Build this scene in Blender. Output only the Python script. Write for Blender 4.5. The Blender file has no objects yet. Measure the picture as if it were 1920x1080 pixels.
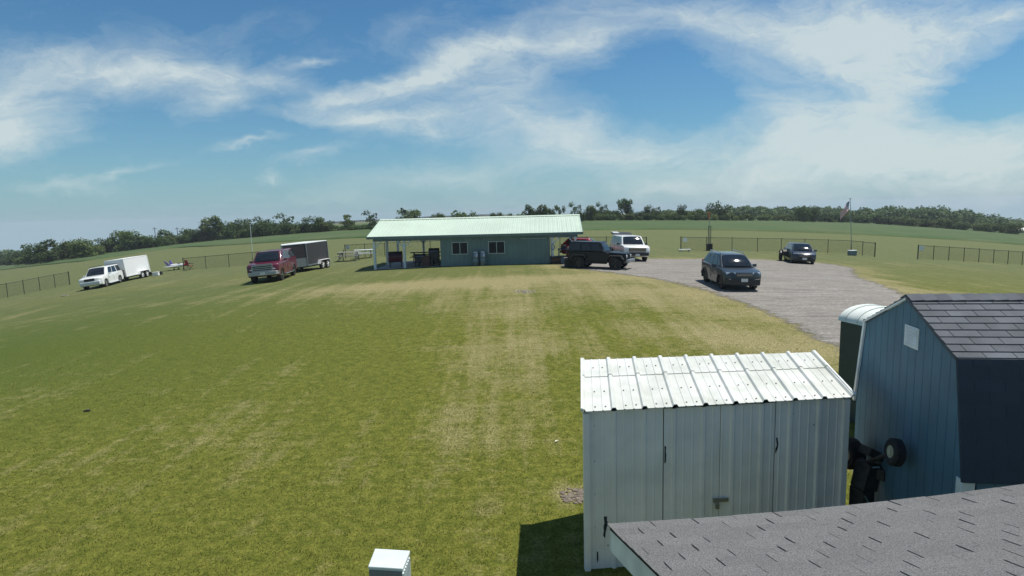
import bpy, bmesh, math, random
import numpy as np
from mathutils import Vector, Matrix
from math import sin, cos, tan, radians, pi, sqrt, atan, atan2, hypot
random.seed(7)
S = bpy.context.scene
COL = S.collection

# ------------------------------------------------------------------ camera geometry and terrain
F = 1100.0; CZ = 4.4; PT = atan(140 / F); RO = radians(1.5)

def ray(px, py):
    x = (px - 960) / F; y = -(py - 540) / F
    xt = x * cos(RO) + y * sin(RO); yt = -x * sin(RO) + y * cos(RO)
    return Vector((xt, cos(PT) + yt * sin(PT), -sin(PT) + yt * cos(PT)))

def gz_np(X, Y):
    X = np.asarray(X, float); Y = np.asarray(Y, float)
    def ss(a, b, t):
        t = np.clip((t - a) / (b - a), 0, 1); return t * t * (3 - 2 * t)
    r = ss(8, 30, Y)
    Yc = np.maximum(Y, 4.0)
    u = X * F / (Yc * 960)
    u2 = np.minimum(u * u, 1.7)
    K = 56.5 - 5.5 * np.tanh(u * 3)
    bow = K / F * u2 * Yc * ss(10, 35, Y)
    und = 0.05 * np.sin(X * .21 + 1) * np.sin(Y * .17) * ss(12, 30, Y)
    return r - bow + und

def gz(X, Y):
    return float(gz_np(X, Y))

def gp(px, py):
    d = ray(px, py); t = 1.0; prev = 0.0; o = Vector((0, 0, CZ))
    while t < 900:
        p = o + d * t
        if p.z < gz(p.x, p.y):
            a, b = prev, t
            for _ in range(30):
                m = (a + b) / 2; p = o + d * m
                if p.z < gz(p.x, p.y): b = m
                else: a = m
            return o + d * ((a + b) / 2)
        prev = t; t *= 1.03
    return o + d * 900

def atz(px, py, z):
    d = ray(px, py); return Vector((0, 0, CZ)) + d * ((z - CZ) / d.z)

def aty(px, py, Y):
    d = ray(px, py); return Vector((0, 0, CZ)) + d * (Y / d.y)

# ------------------------------------------------------------------ materials
def mat(name, col, rough=.7, metal=0.0, var=0.0, scale=6.0, bump=0.0, bscale=40.0, spec=.5, coat=0.0, col2=None, obj_random=0.0):
    m = bpy.data.materials.new(name); m.use_nodes = True
    nt = m.node_tree; b = nt.nodes['Principled BSDF']
    b.inputs['Base Color'].default_value = (*col, 1); b.inputs['Roughness'].default_value = rough
    b.inputs['Metallic'].default_value = metal
    b.inputs['Specular IOR Level'].default_value = spec
    if coat:
        b.inputs['Coat Weight'].default_value = coat; b.inputs['Coat Roughness'].default_value = .06
    tc = nt.nodes.new('ShaderNodeTexCoord')
    if var or col2:
        n = nt.nodes.new('ShaderNodeTexNoise'); n.inputs['Scale'].default_value = scale; n.inputs['Detail'].default_value = 6
        nt.links.new(tc.outputs['Object'], n.inputs['Vector'])
        mx = nt.nodes.new('ShaderNodeMix'); mx.data_type = 'RGBA'
        c2 = col2 or tuple(c * (1 - var) for c in col)
        c1 = col if col2 else tuple(min(1, c * (1 + var * .6)) for c in col)
        mx.inputs['A'].default_value = (*c1, 1); mx.inputs['B'].default_value = (*c2, 1)
        rp = nt.nodes.new('ShaderNodeMapRange'); rp.inputs['From Min'].default_value = .35; rp.inputs['From Max'].default_value = .68
        nt.links.new(n.outputs['Fac'], rp.inputs['Value']); nt.links.new(rp.outputs['Result'], mx.inputs['Factor'])
        nt.links.new(mx.outputs['Result'], b.inputs['Base Color'])
    if bump:
        n2 = nt.nodes.new('ShaderNodeTexNoise'); n2.inputs['Scale'].default_value = bscale; n2.inputs['Detail'].default_value = 5
        nt.links.new(tc.outputs['Object'], n2.inputs['Vector'])
        bp = nt.nodes.new('ShaderNodeBump'); bp.inputs['Strength'].default_value = bump; bp.inputs['Distance'].default_value = .02
        nt.links.new(n2.outputs['Fac'], bp.inputs['Height']); nt.links.new(bp.outputs['Normal'], b.inputs['Normal'])
    return m

def nodes_tools(m):
    nt = m.node_tree
    def N(t, **k):
        n = nt.nodes.new(t)
        for a, v in k.items(): setattr(n, a, v)
        return n
    def L(a, b): nt.links.new(a, b)
    def math_(op, a, b=None, clamp=False):
        n = N('ShaderNodeMath', operation=op); n.use_clamp = clamp
        for i, v in enumerate((a, b)):
            if v is None: continue
            if isinstance(v, (int, float)): n.inputs[i].default_value = v
            else: L(v, n.inputs[i])
        return n.outputs[0]
    def mixc(f, a, b):
        n = N('ShaderNodeMix', data_type='RGBA')
        for nm, v in (('Factor', f), ('A', a), ('B', b)):
            if isinstance(v, (int, float)): n.inputs[nm].default_value = v
            elif isinstance(v, tuple): n.inputs[nm].default_value = (*v, 1)
            else: L(v, n.inputs[nm])
        return n.outputs['Result']
    def noise(vec, sc, det=5, rough=.55, dist=0.0):
        n = N('ShaderNodeTexNoise'); n.inputs['Scale'].default_value = sc; n.inputs['Detail'].default_value = det
        n.inputs['Roughness'].default_value = rough; n.inputs['Distortion'].default_value = dist
        if vec is not None: L(vec, n.inputs['Vector'])
        return n.outputs['Fac']
    def rng(v, a, b, c=0.0, d=1.0):
        n = N('ShaderNodeMapRange'); L(v, n.inputs['Value'])
        for k, q in zip(('From Min', 'From Max', 'To Min', 'To Max'), (a, b, c, d)): n.inputs[k].default_value = q
        return n.outputs['Result']
    def mapping(vec, loc=(0, 0, 0), rot=(0, 0, 0), sc=(1, 1, 1), vt='POINT'):
        n = N('ShaderNodeMapping', vector_type=vt); L(vec, n.inputs['Vector'])
        n.inputs['Location'].default_value = loc; n.inputs['Rotation'].default_value = rot; n.inputs['Scale'].default_value = sc
        return n.outputs['Vector']
    return nt, N, L, math_, mixc, noise, rng, mapping

M = {}
M['white_metal'] = mat('white_painted_metal', (.86, .82, .78), .42, scale=2.2, col2=(.72, .69, .65))
M['white_roof'] = mat('white_ribbed_roof', (.68, .69, .65), .40, scale=2.6, col2=(.50, .52, .46))
M['white_paint'] = mat('white_paint', (.78, .79, .76), .5, var=.12)
M['white_trim'] = mat('white_trim', (.70, .74, .74), .55, var=.15)
M['dark_gap'] = mat('dark_gap', (.012, .012, .014), .9)
M['screw'] = mat('screw_metal', (.25, .24, .22), .5, .6)
M['rust'] = mat('torn_rust', (.02, .025, .035), .8, var=.5, scale=30)
M['barn_blue'] = mat('barn_blue_siding', (.070, .160, .228), .65, var=.16, scale=2.2, bump=.15, bscale=60)
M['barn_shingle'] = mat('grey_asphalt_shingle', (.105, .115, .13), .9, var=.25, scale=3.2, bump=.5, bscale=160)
M['barn_shade_dark'] = mat('shaded_dark_shingle', (.040, .055, .074), .95, var=.08, scale=1.6, bump=.5, bscale=160)  # darker copy of the barn shingle, shade of the steep slope painted in
def per_tab(m, lo, hi):
    nt, N, L, ma, mixc, noise, rng, mapping = nodes_tools(m); b = nt.nodes['Principled BSDF']; lk = b.inputs['Base Color'].links[0]; src = lk.from_socket
    g = N('ShaderNodeNewGeometry'); v = N('ShaderNodeVectorMath', operation='SCALE'); L(src, v.inputs[0]); L(rng(g.outputs['Random Per Island'], 0, 1, lo, hi), v.inputs['Scale']); L(v.outputs[0], b.inputs['Base Color'])
M['fore_shingle'] = mat('weathered_shingle', (.255, .255, .25), .95, scale=120, col2=(.10, .10, .10), bump=.8, bscale=220)
per_tab(M['fore_shingle'], .93, 1.07); per_tab(M['barn_shingle'], .82, 1.16); per_tab(M['barn_shade_dark'], .95, 1.05)
M['pav_roof'] = mat('pale_green_metal_roof', (.50, .60, .49), .5, var=.07, scale=.6)
M['pav_wall'] = mat('teal_steel_siding', (.135, .20, .196), .5, var=.1, scale=1.0)
M['pav_white'] = mat('white_timber', (.66, .72, .72), .6, var=.15, scale=4)
M['concrete'] = mat('concrete', (.34, .33, .31), .9, var=.15, scale=2)
M['steel_grey'] = mat('galvanised_steel', (.30, .33, .36), .4, .7, var=.2)
M['glass_dark'] = mat('dark_glass', (.014, .02, .03), .18, spec=.25)
M['car_glass'] = mat('car_glass', (.012, .017, .024), .055, spec=.5)
M['rubber'] = mat('tyre_rubber', (.022, .022, .024), .85, var=.2)
M['alloy'] = mat('alloy_wheel', (.55, .56, .58), .3, .8)
M['dark_alloy'] = mat('dark_alloy_wheel', (.06, .06, .065), .35, .7)
M['chrome'] = mat('chrome', (.75, .76, .77), .14, 1)
M['black_plastic'] = mat('black_plastic', (.022, .023, .026), .5)
M['lamp'] = mat('headlamp_lens', (.62, .65, .68), .12, .3, spec=.9)
M['amber'] = mat('amber_lens', (.7, .25, .03), .25)
M['red_lens'] = mat('red_lens', (.35, .01, .01), .2)
M['plate'] = mat('licence_plate', (.62, .63, .62), .5)
for k, c in dict(white=(.74, .75, .72), maroon=(.11, .007, .022), black=(.008, .010, .016), slate=(.030, .040, .048), navy=(.022, .030, .045), red=(.36, .02, .025), silver=(.62, .65, .66)).items():
    M['paint_' + k] = mat('car_paint_' + k, c, .32, 0.0, coat=.0 if k == 'black' else .6, spec=.35)
M['charcoal'] = mat('charcoal_panel', (.05, .045, .05), .35, .2, var=.1)
M['diamond'] = mat('diamond_plate', (.32, .34, .36), .4, .75, var=.3, scale=20)
M['trailer_white'] = mat('trailer_white', (.78, .79, .78), .35, var=.04)
M['fence_black'] = mat('black_fence_steel', (.03, .035, .035), .6)
M['wood_grey'] = mat('weathered_wood', (.32, .30, .27), .85, var=.25, scale=8)
M['wood_dark'] = mat('dark_stained_wood', (.10, .055, .045), .8, var=.3, scale=8)
M['barrel'] = mat('grey_blue_barrel', (.15, .20, .24), .45, .3, var=.15)
M['maroon_enamel'] = mat('maroon_enamel', (.12, .02, .04), .4)
M['blue_plastic'] = mat('blue_plastic', (.06, .09, .22), .5)
M['red_fabric'] = mat('red_fabric', (.42, .05, .06), .8)
M['orange_fabric'] = mat('orange_fabric', (.40, .17, .09), .7)
M['purple'] = mat('violet_paint', (.20, .17, .42), .4)
M['potty_body'] = mat('dark_green_plastic', (.03, .055, .06), .5, var=.1)
M['potty_roof'] = mat('translucent_white_plastic', (.72, .76, .70), .4)
M['machine_dark'] = mat('dusty_dark_metal', (.045, .045, .043), .6, .3, var=.4, scale=14)
M['steel_paint'] = mat('silver_trim', (.36, .37, .38), .35, .2)
M['frame_grey'] = mat('window_frame', (.42, .46, .44), .6, var=.1)
M['cream_hub'] = mat('cream_hub', (.50, .48, .34), .5, var=.1)
M['bark'] = mat('bark', (.09, .07, .055), .95, var=.3, scale=20)
M['soil'] = mat('bare_soil', (.17, .14, .11), 1, var=.4, scale=12, bump=.6, bscale=30)
M['pale_stone'] = mat('pale_stone', (.27, .25, .22), .9, var=.3, scale=14)
M['grey_box_front'] = mat('utility_grey_vinyl', (.60, .66, .65), .5, var=.06)
M['utility_shaded'] = mat('utility_shaded_face', (.16, .18, .20), .5, var=.06)  # darker grey that paints the shade on the pedestal's front face

def leaf_mat(name, a, b):
    m = bpy.data.materials.new(name); m.use_nodes = True; nt = m.node_tree; bs = nt.nodes['Principled BSDF']
    bs.inputs['Roughness'].default_value = .7; bs.inputs['Specular IOR Level'].default_value = .2
    oi = nt.nodes.new('ShaderNodeObjectInfo'); at = nt.nodes.new('ShaderNodeAttribute'); at.attribute_name = 'tone'
    mx = nt.nodes.new('ShaderNodeMix'); mx.data_type = 'RGBA'
    mx.inputs['A'].default_value = (*a, 1); mx.inputs['B'].default_value = (*b, 1)
    nt.links.new(at.outputs['Fac'], mx.inputs['Factor'])
    hs = nt.nodes.new('ShaderNodeHueSaturation')
    mr = nt.nodes.new('ShaderNodeMapRange'); mr.inputs['To Min'].default_value = .75; mr.inputs['To Max'].default_value = 1.25
    nt.links.new(oi.outputs['Random'], mr.inputs['Value']); nt.links.new(mr.outputs['Result'], hs.inputs['Value'])
    nt.links.new(mx.outputs['Result'], hs.inputs['Color']); nt.links.new(hs.outputs['Color'], bs.inputs['Base Color'])
    tr = nt.nodes.new('ShaderNodeBsdfTranslucent'); nt.links.new(hs.outputs['Color'], tr.inputs['Color'])
    ms = nt.nodes.new('ShaderNodeMixShader'); ms.inputs['Fac'].default_value = .25
    nt.links.new(bs.outputs[0], ms.inputs[1]); nt.links.new(tr.outputs[0], ms.inputs[2])
    nt.links.new(ms.outputs[0], nt.nodes['Material Output'].inputs['Surface'])
    return m
M['leaf_dark'] = leaf_mat('dark_foliage', (.050, .092, .026), (.10, .152, .042))
M['leaf_light'] = leaf_mat('light_foliage', (.075, .115, .032), (.15, .185, .06))
M['leaf_wood'] = leaf_mat('wood_foliage', (.048, .09, .034), (.095, .148, .05))

# ------------------------------------------------------------------ mesh builder
class MB:
    def __init__(s): s.v = []; s.f = []; s.m = []
    def add(s, vs, fs, mi=0):
        o = len(s.v); s.v += [tuple(v) for v in vs]
        for f in fs: s.f.append(tuple(i + o for i in f)); s.m.append(mi)
        return s
    def box(s, c, d, rz=0, mi=0, ry=0, rx=0):
        R = Matrix.Rotation(rz, 3, 'Z') @ Matrix.Rotation(ry, 3, 'Y') @ Matrix.Rotation(rx, 3, 'X')
        vs = [Vector(c) + R @ Vector((x * d[0] / 2, y * d[1] / 2, z * d[2] / 2)) for z in (-1, 1) for y in (-1, 1) for x in (-1, 1)]
        return s.add(vs, [(0, 2, 3, 1), (4, 5, 7, 6), (0, 1, 5, 4), (2, 6, 7, 3), (0, 4, 6, 2), (1, 3, 7, 5)], mi)
    def hexa(s, p, mi=0):
        return s.add(p, [(0, 3, 2, 1), (4, 5, 6, 7), (0, 1, 5, 4), (1, 2, 6, 5), (2, 3, 7, 6), (3, 0, 4, 7)], mi)
    def bar(s, a, b, w, h=None, mi=0):
        a = Vector(a); b = Vector(b); h = h or w; d = (b - a).normalized()
        up = Vector((0, 0, 1)) if abs(d.z) < .95 else Vector((0, 1, 0))
        x = d.cross(up).normalized(); y = x.cross(d)
        p = []
        for e in (a, b):
            p += [e - x * w / 2 - y * h / 2, e + x * w / 2 - y * h / 2, e + x * w / 2 + y * h / 2, e - x * w / 2 + y * h / 2]
        return s.hexa(p, mi)
    def tube(s, a, b, r, r2=None, n=8, mi=0):
        a = Vector(a); b = Vector(b); r2 = r if r2 is None else r2; d = (b - a).normalized()
        up = Vector((0, 0, 1)) if abs(d.z) < .95 else Vector((0, 1, 0))
        x = d.cross(up).normalized(); y = x.cross(d); vs = []
        for e, q in ((a, r), (b, r2)):
            for i in range(n):
                t = 2 * pi * i / n; vs.append(e + x * q * cos(t) + y * q * sin(t))
        fs = [(i, (i + 1) % n, n + (i + 1) % n, n + i) for i in range(n)] + [tuple(range(n - 1, -1, -1)), tuple(range(n, 2 * n))]
        return s.add(vs, fs, mi)
    def lathe(s, prof, c=(0, 0, 0), axis='Z', n=20, mi=0, cap=True):
        vs = []
        for (r, h) in prof:
            for i in range(n):
                t = 2 * pi * i / n; p = (r * cos(t), r * sin(t), h)
                if axis == 'Y': p = (p[0], p[2], p[1])
                elif axis == 'X': p = (p[2], p[0], p[1])
                vs.append((c[0] + p[0], c[1] + p[1], c[2] + p[2]))
        fs = []
        for k in range(len(prof) - 1):
            for i in range(n): fs.append((k * n + i, k * n + (i + 1) % n, (k + 1) * n + (i + 1) % n, (k + 1) * n + i))
        if cap: fs += [tuple(range(n - 1, -1, -1)), tuple(range((len(prof) - 1) * n, len(prof) * n))]
        return s.add(vs, fs, mi)
    def prism(s, poly, y0, y1, mi=0, axis='Y'):
        n = len(poly)
        q = lambda a, b, c: (a, c, b) if axis == 'Y' else ((c, a, b) if axis == 'X' else (a, b, c))
        vs = [q(a, b, y0) for a, b in poly] + [q(a, b, y1) for a, b in poly]
        fs = [(i, (i + 1) % n, n + (i + 1) % n, n + i) for i in range(n)] + [tuple(range(n - 1, -1, -1)), tuple(range(n, 2 * n))]
        return s.add(vs, fs, mi)
    def quad(s, a, b, c, d, mi=0): return s.add([a, b, c, d], [(0, 1, 2, 3)], mi)
    def build(s, name, mats, parent=None, smooth=None, bevel=0, seg=2):
        me = bpy.data.meshes.new(name); me.from_pydata(s.v, [], s.f)
        if not isinstance(mats, (list, tuple)): mats = [mats]
        for m in mats: me.materials.append(m)
        if len(mats) > 1: me.polygons.foreach_set('material_index', s.m)
        bm = bmesh.new(); bm.from_mesh(me)
        bmesh.ops.recalc_face_normals(bm, faces=bm.faces)
        if bevel: bmesh.ops.bevel(bm, geom=bm.edges[:], offset=bevel, segments=seg, affect='EDGES', profile=.5, clamp_overlap=True)
        bm.to_mesh(me); bm.free()
        if smooth is not None:
            me.shade_smooth(); me.set_sharp_from_angle(angle=radians(smooth))
        me.update()
        o = bpy.data.objects.new(name, me); COL.objects.link(o)
        if parent is not None: o.parent = parent
        return o

def tag(o, label=None, cat=None, group=None, kind=None):
    if label: o['label'] = label
    if cat: o['category'] = cat
    if group: o['group'] = group
    if kind: o['kind'] = kind
    return o
def thing(name, label, cat, loc=(0, 0, 0), rz=0, group=None):
    o = bpy.data.objects.new(name, None); COL.objects.link(o); o.empty_display_size = .3
    o.location = loc; o.rotation_euler = (0, 0, rz)
    return tag(o, label, cat, group)
def part(o, parent, loc=None, rot=None):
    o.parent = parent
    if loc is not None: o.location = loc
    if rot is not None: o.rotation_euler = rot
    return o
def copy_tree(o, parent=None):
    c = o.copy(); COL.objects.link(c); c.parent = parent
    for ch in o.children: copy_tree(ch, c)
    return c
def seat_on_ground(o, x, y, yaw):
    """stand a thing on the sloping ground, its local +X heading to yaw"""
    e = .8
    n = Vector((-(gz(x + e, y) - gz(x - e, y)) / (2 * e), -(gz(x, y + e) - gz(x, y - e)) / (2 * e), 1)).normalized()
    f = Vector((cos(yaw), sin(yaw), 0)); f = (f - n * f.dot(n)).normalized(); l = n.cross(f)
    R = Matrix((f, l, n)).transposed()
    o.location = (x, y, gz(x, y)); o.rotation_euler = R.to_euler()
    return o

# ------------------------------------------------------------------ ground sheets
def poly_from_px(pts): return [tuple(gp(*p).to_2d()) for p in pts]

GRAVEL_PX = [(1050, 499), (1090, 505), (1165, 514), (1215, 521), (1262, 530), (1318, 544), (1372, 562), (1420, 580), (1480, 606), (1540, 637), (1600, 672), (1700, 740), (1800, 760),
             (1800, 640), (1760, 590), (1710, 558), (1672, 541), (1640, 530), (1610, 520), (1603, 511), (1600, 503), (1572, 497), (1535, 493), (1470, 489), (1400, 486), (1330, 485), (1270, 486), (1215, 485), (1150, 484), (1095, 488), (1060, 492)]
GRAVEL = poly_from_px(GRAVEL_PX)

def poly_dist(P, poly):
    """signed distance, positive inside"""
    P = np.asarray(P); d = np.full(len(P), 1e9); ins = np.zeros(len(P), bool)
    n = len(poly)
    for i in range(n):
        a = np.array(poly[i]); b = np.array(poly[(i + 1) % n]); ab = b - a
        t = np.clip(((P - a) @ ab) / (ab @ ab), 0, 1); q = a + t[:, None] * ab
        d = np.minimum(d, np.hypot(*(P - q).T))
        c = ((a[1] > P[:, 1]) != (b[1] > P[:, 1]))
        with np.errstate(divide='ignore', invalid='ignore'):
            xi = (b[0] - a[0]) * (P[:, 1] - a[1]) / (b[1] - a[1]) + a[0]
        ins ^= c & (P[:, 0] < xi)
    return np.where(ins, d, -d)

def grid_obj(name, X, Y, Z, attrs, m, keep=None):
    r, c = X.shape
    vs = np.stack([X, Y, Z], -1).reshape(-1, 3)
    i = np.arange(r * c).reshape(r, c)
    fs = np.stack([i[:-1, :-1], i[:-1, 1:], i[1:, 1:], i[1:, :-1]], -1).reshape(-1, 4)
    if keep is not None:
        k = keep.reshape(-1)[fs].any(1); fs = fs[k]
        used = np.unique(fs); mp = np.full(r * c, -1); mp[used] = np.arange(len(used)); fs = mp[fs]; vs = vs[used]
        attrs = {a: v.reshape(-1)[used] for a, v in attrs.items()}
    me = bpy.data.meshes.new(name); me.from_pydata(vs.tolist(), [], fs.tolist()); me.shade_smooth()
    for a, v in attrs.items():
        at = me.attributes.new(a, 'FLOAT', 'POINT'); at.data.foreach_set('value', np.ascontiguousarray(v.reshape(-1), dtype=np.float32))
    me.materials.append(m); o = bpy.data.objects.new(name, me); COL.objects.link(o)
    return o

def blob(X, Y, px, py, rx, ry, rot=0):
    c = gp(px, py); dx = X - c.x; dy = Y - c.y
    a = radians(rot); x = dx * cos(a) + dy * sin(a); y = -dx * sin(a) + dy * cos(a)
    return np.exp(-((x / rx) ** 2 + (y / ry) ** 2))

# lawn -----------------------------------------------------------------------------------------
Ys = np.concatenate([np.arange(-25, 2, 2.0), np.arange(2, 30, .22), np.arange(30, 70, .5), 70 * np.power(1.022, np.arange(0, 132))])
Us = np.concatenate([np.linspace(-2.4, -1.15, 14)[:-1], np.linspace(-1.15, 1.15, 190), np.linspace(1.15, 2.4, 14)[1:]])
YY, UU = np.meshgrid(Ys, Us, indexing='ij')
XX = UU * np.maximum(YY, 14.0)
ZZ = gz_np(XX, YY)
gd = poly_dist(np.stack([XX.ravel(), YY.ravel()], 1), GRAVEL).reshape(XX.shape)
dry = 0.55 * np.exp(-(np.minimum(gd, 0) / 1.6) ** 2) * (YY < 60)
for (px, py, rx, ry, rot, a) in [(860, 530, 7, 1.8, 0, .85), (1080, 520, 5, 1.6, -12, .8), (1230, 545, 4.5, 1.8, -18, .7), (1330, 580, 4, 1.8, -30, .55), (760, 540, 6, 2.2, 0, .45), (960, 560, 6, 2.5, 0, .35),
                                 (930, 600, 1.6, 7, 4, .22), (890, 720, 1.2, 4, 4, .24), (850, 800, 1.0, 2.2, 0, .22), (1020, 640, 2.5, 3, 0, .25), (1180, 640, 2.4, 2, 0, .28), (1350, 630, 3, 1.4, -20, .55), (1500, 655, 1.6, .9, -20, .5),
                                 (640, 880, .8, .9, 0, .25), (420, 640, 5, 2.5, 0, -.18), (520, 700, 3, 2.5, 0, -.2), (820, 960, 1.0, 1, 0, -.25), (740, 700, 1, 3, 0, -.25), (180, 640, 7, 3, 0, -.12), (560, 600, 8, 1.6, 0, -.05),
                                 (1640, 525, 2.0, 1.4, -20, .55), (1720, 545, 3.5, 1.6, -40, .4), (1000, 820, 1, 1.3, 0, .16), (1075, 925, .35, .3, 0, 1.0), (150, 860, 1, 1, 0, .2), (700, 950, .6, .6, 0, -.1)]:
    dry = dry + a * blob(XX, YY, px, py, rx, ry, rot)
dry = dry + .06 * (YY > 26) - .02
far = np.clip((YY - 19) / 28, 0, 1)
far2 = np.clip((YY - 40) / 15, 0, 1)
cool = np.clip(-XX / 16 - .1, 0, 1) * np.clip((YY - 8) / 8, 0, 1) * (YY < 40)

gm = bpy.data.materials.new('mown_grass'); gm.use_nodes = True
nt, N, L, ma, mixc, noise, rng, mapping = nodes_tools(gm)
bs = nt.nodes['Principled BSDF']; bs.inputs['Roughness'].default_value = .92; bs.inputs['Specular IOR Level'].default_value = .12
pos = N('ShaderNodeNewGeometry').outputs['Position']
A = lambda nme: (lambda n: n.outputs['Fac'])(N('ShaderNodeAttribute', attribute_name=nme))
big = noise(pos, .22, 4); mid = noise(pos, 1.1, 6, .65); mowv = mapping(pos, sc=(.35, 2.6, 1), rot=(0, 0, radians(-3))); mow = noise(mowv, 1.0, 5, .6)
clump = noise(pos, 5.5, 6, .7); fine = noise(mapping(pos, sc=(1, .8, 1)), 26, 4, .75)
streak = noise(mapping(pos, sc=(.6, 5.5, 1)), 1.2, 4, .6)
d0 = ma('ADD', A('dry'), ma('MULTIPLY', ma('SUBTRACT', big, .5), 1.3))
d1 = ma('ADD', d0, ma('MULTIPLY', ma('SUBTRACT', mid, .5), 1.1))
d2 = ma('ADD', d1, ma('MULTIPLY', ma('SUBTRACT', mow, .5), .75))
d3 = ma('ADD', d2, ma('MULTIPLY', ma('SUBTRACT', clump, .5), .9))
lane = noise(mapping(pos, rot=(0, 0, radians(4)), sc=(1.5, .05, 1)), 1.0, 4, .6); lane2 = noise(mapping(pos, rot=(0, 0, radians(14)), sc=(2.6, .10, 1)), 1.3, 3, .6)
d3 = ma('ADD', d3, ma('ADD', ma('MULTIPLY', ma('SUBTRACT', lane, .5), 1.25), ma('MULTIPLY', ma('SUBTRACT', lane2, .5), 1.0)))
d4 = ma('ADD', d3, ma('MULTIPLY', ma('SUBTRACT', streak, .5), .5), True)
green = mixc(rng(clump, .36, .64), (.083, .100, .013), (.166, .170, .030))
green = mixc(A('cool'), green, (.078, .108, .020))
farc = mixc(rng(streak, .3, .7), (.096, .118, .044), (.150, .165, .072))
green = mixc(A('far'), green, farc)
straw = mixc(rng(fine, .35, .65), (.225, .195, .085), (.33, .29, .15))
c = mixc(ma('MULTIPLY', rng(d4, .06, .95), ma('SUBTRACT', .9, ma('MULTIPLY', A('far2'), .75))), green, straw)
dk = rng(fine, .32, .66, .50, 1.30)
vm = N('ShaderNodeVectorMath', operation='SCALE'); L(c, vm.inputs[0]); L(dk, vm.inputs['Scale'])
L(vm.outputs[0], bs.inputs['Base Color'])
bp = N('ShaderNodeBump'); bp.inputs['Strength'].default_value = .55; bp.inputs['Distance'].default_value = .05
L(ma('ADD', fine, ma('MULTIPLY', clump, 1.2)), bp.inputs['Height']); L(bp.outputs[0], bs.inputs['Normal'])
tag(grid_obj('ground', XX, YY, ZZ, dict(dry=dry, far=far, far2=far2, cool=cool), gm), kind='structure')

# gravel lot -------------------------------------------------------------------------------------
gx = np.arange(2, 36, .3); gy = np.arange(9, 48, .3)
GX, GY = np.meshgrid(gx, gy)
ed = poly_dist(np.stack([GX.ravel(), GY.ravel()], 1), GRAVEL).reshape(GX.shape)
gv = bpy.data.materials.new('crushed_gravel'); gv.use_nodes = True
nt, N, L, ma, mixc, noise, rng, mapping = nodes_tools(gv)
bs = nt.nodes['Principled BSDF']; bs.inputs['Roughness'].default_value = .95; bs.inputs['Specular IOR Level'].default_value = .1
pos = N('ShaderNodeNewGeometry').outputs['Position']
A = lambda nme: (lambda n: n.outputs['Fac'])(N('ShaderNodeAttribute', attribute_name=nme))
f1 = noise(pos, 18, 5, .75); f2 = noise(pos, 1.3, 6, .7); tr = noise(mapping(pos, rot=(0, 0, radians(35)), sc=(.25, 2.2, 1)), 1.1, 5, .6)
c = mixc(rng(f1, .3, .7), (.128, .118, .102), (.295, .275, .24))
c = mixc(ma('MULTIPLY', rng(tr, .45, .7), .5), c, (.31, .30, .285))
c = mixc(ma('MULTIPLY', rng(f2, .48, .7), .55), c, (.15, .14, .13))
st_ = noise(pos, 7.0, 5, .8)
c = mixc(ma('MULTIPLY', rng(st_, .5, .68), .6), c, (.44, .42, .40))
arc = noise(mapping(pos, rot=(0, 0, radians(-20)), sc=(.18, 3.0, 1)), 1.6, 6, .65, 1.2)
c = mixc(ma('MULTIPLY', rng(arc, .52, .62), .7), c, (.125, .115, .105))
L(c, bs.inputs['Base Color'])
bp = N('ShaderNodeBump'); bp.inputs['Strength'].default_value = .6; bp.inputs['Distance'].default_value = .03; L(f1, bp.inputs['Height']); L(bp.outputs[0], bs.inputs['Normal'])
al = rng(ma('ADD', A('edge'), ma('MULTIPLY', ma('SUBTRACT', noise(pos, 2.2, 6, .75), .5), 2.2)), -.15, .3)
tp = N('ShaderNodeBsdfTransparent'); ms = N('ShaderNodeMixShader'); L(al, ms.inputs[0]); L(tp.outputs[0], ms.inputs[1]); L(bs.outputs[0], ms.inputs[2])
L(ms.outputs[0], nt.nodes['Material Output'].inputs['Surface'])
tag(grid_obj('gravel_lot', GX, GY, gz_np(GX, GY) + .012, dict(edge=ed), gv, keep=ed > -.9), kind='structure')

# crop field ------------------------------------------------------------------------------------
near_px = [(-260, 540), (-120, 522), (0, 507), (160, 490), (330, 465), (400, 462), (510, 455), (620, 449), (690, 446), (900, 437), (1100, 432), (1240, 431), (1400, 433), (1500, 436), (1590, 439.5), (1700, 445), (1800, 451), (1920, 460), (2040, 470), (2200, 488)]
nb = [gp(*p) for p in near_px]
nbu = [p.x / p.y for p in nb]; nby = [p.y for p in nb]
fu = np.linspace(nbu[0], nbu[-1], 150); t = np.linspace(0, 1, 60) ** 1.6
y0 = np.interp(fu, nbu, nby)
FY = y0[None, :] + t[:, None] * (520 - y0[None, :]); FX = FY * fu[None, :]
FZ = gz_np(FX, FY) + np.where(t[:, None] == 0, .01, .30)
cm = bpy.data.materials.new('crop_rows'); cm.use_nodes = True
nt, N, L, ma, mixc, noise, rng, mapping = nodes_tools(cm)
bs = nt.nodes['Principled BSDF']; bs.inputs['Roughness'].default_value = .9; bs.inputs['Specular IOR Level'].default_value = .1
pos = N('ShaderNodeNewGeometry').outputs['Position']
c = mixc(rng(noise(mapping(pos, sc=(.04, .6, 1)), 1, 5), .35, .65), (.050, .088, .030), (.085, .125, .050))
c = mixc(ma('MULTIPLY', rng(noise(mapping(pos, sc=(.02, .05, 1)), 1, 3), .45, .65), .6), c, (.105, .125, .058))
c = mixc(ma('MULTIPLY', rng(noise(pos, 1.4, 4, .7), .5, .7), .5), c, (.035, .06, .025))
L(c, bs.inputs['Base Color'])
tag(grid_obj('field', FX, FY, FZ, {}, cm), kind='structure')

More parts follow.
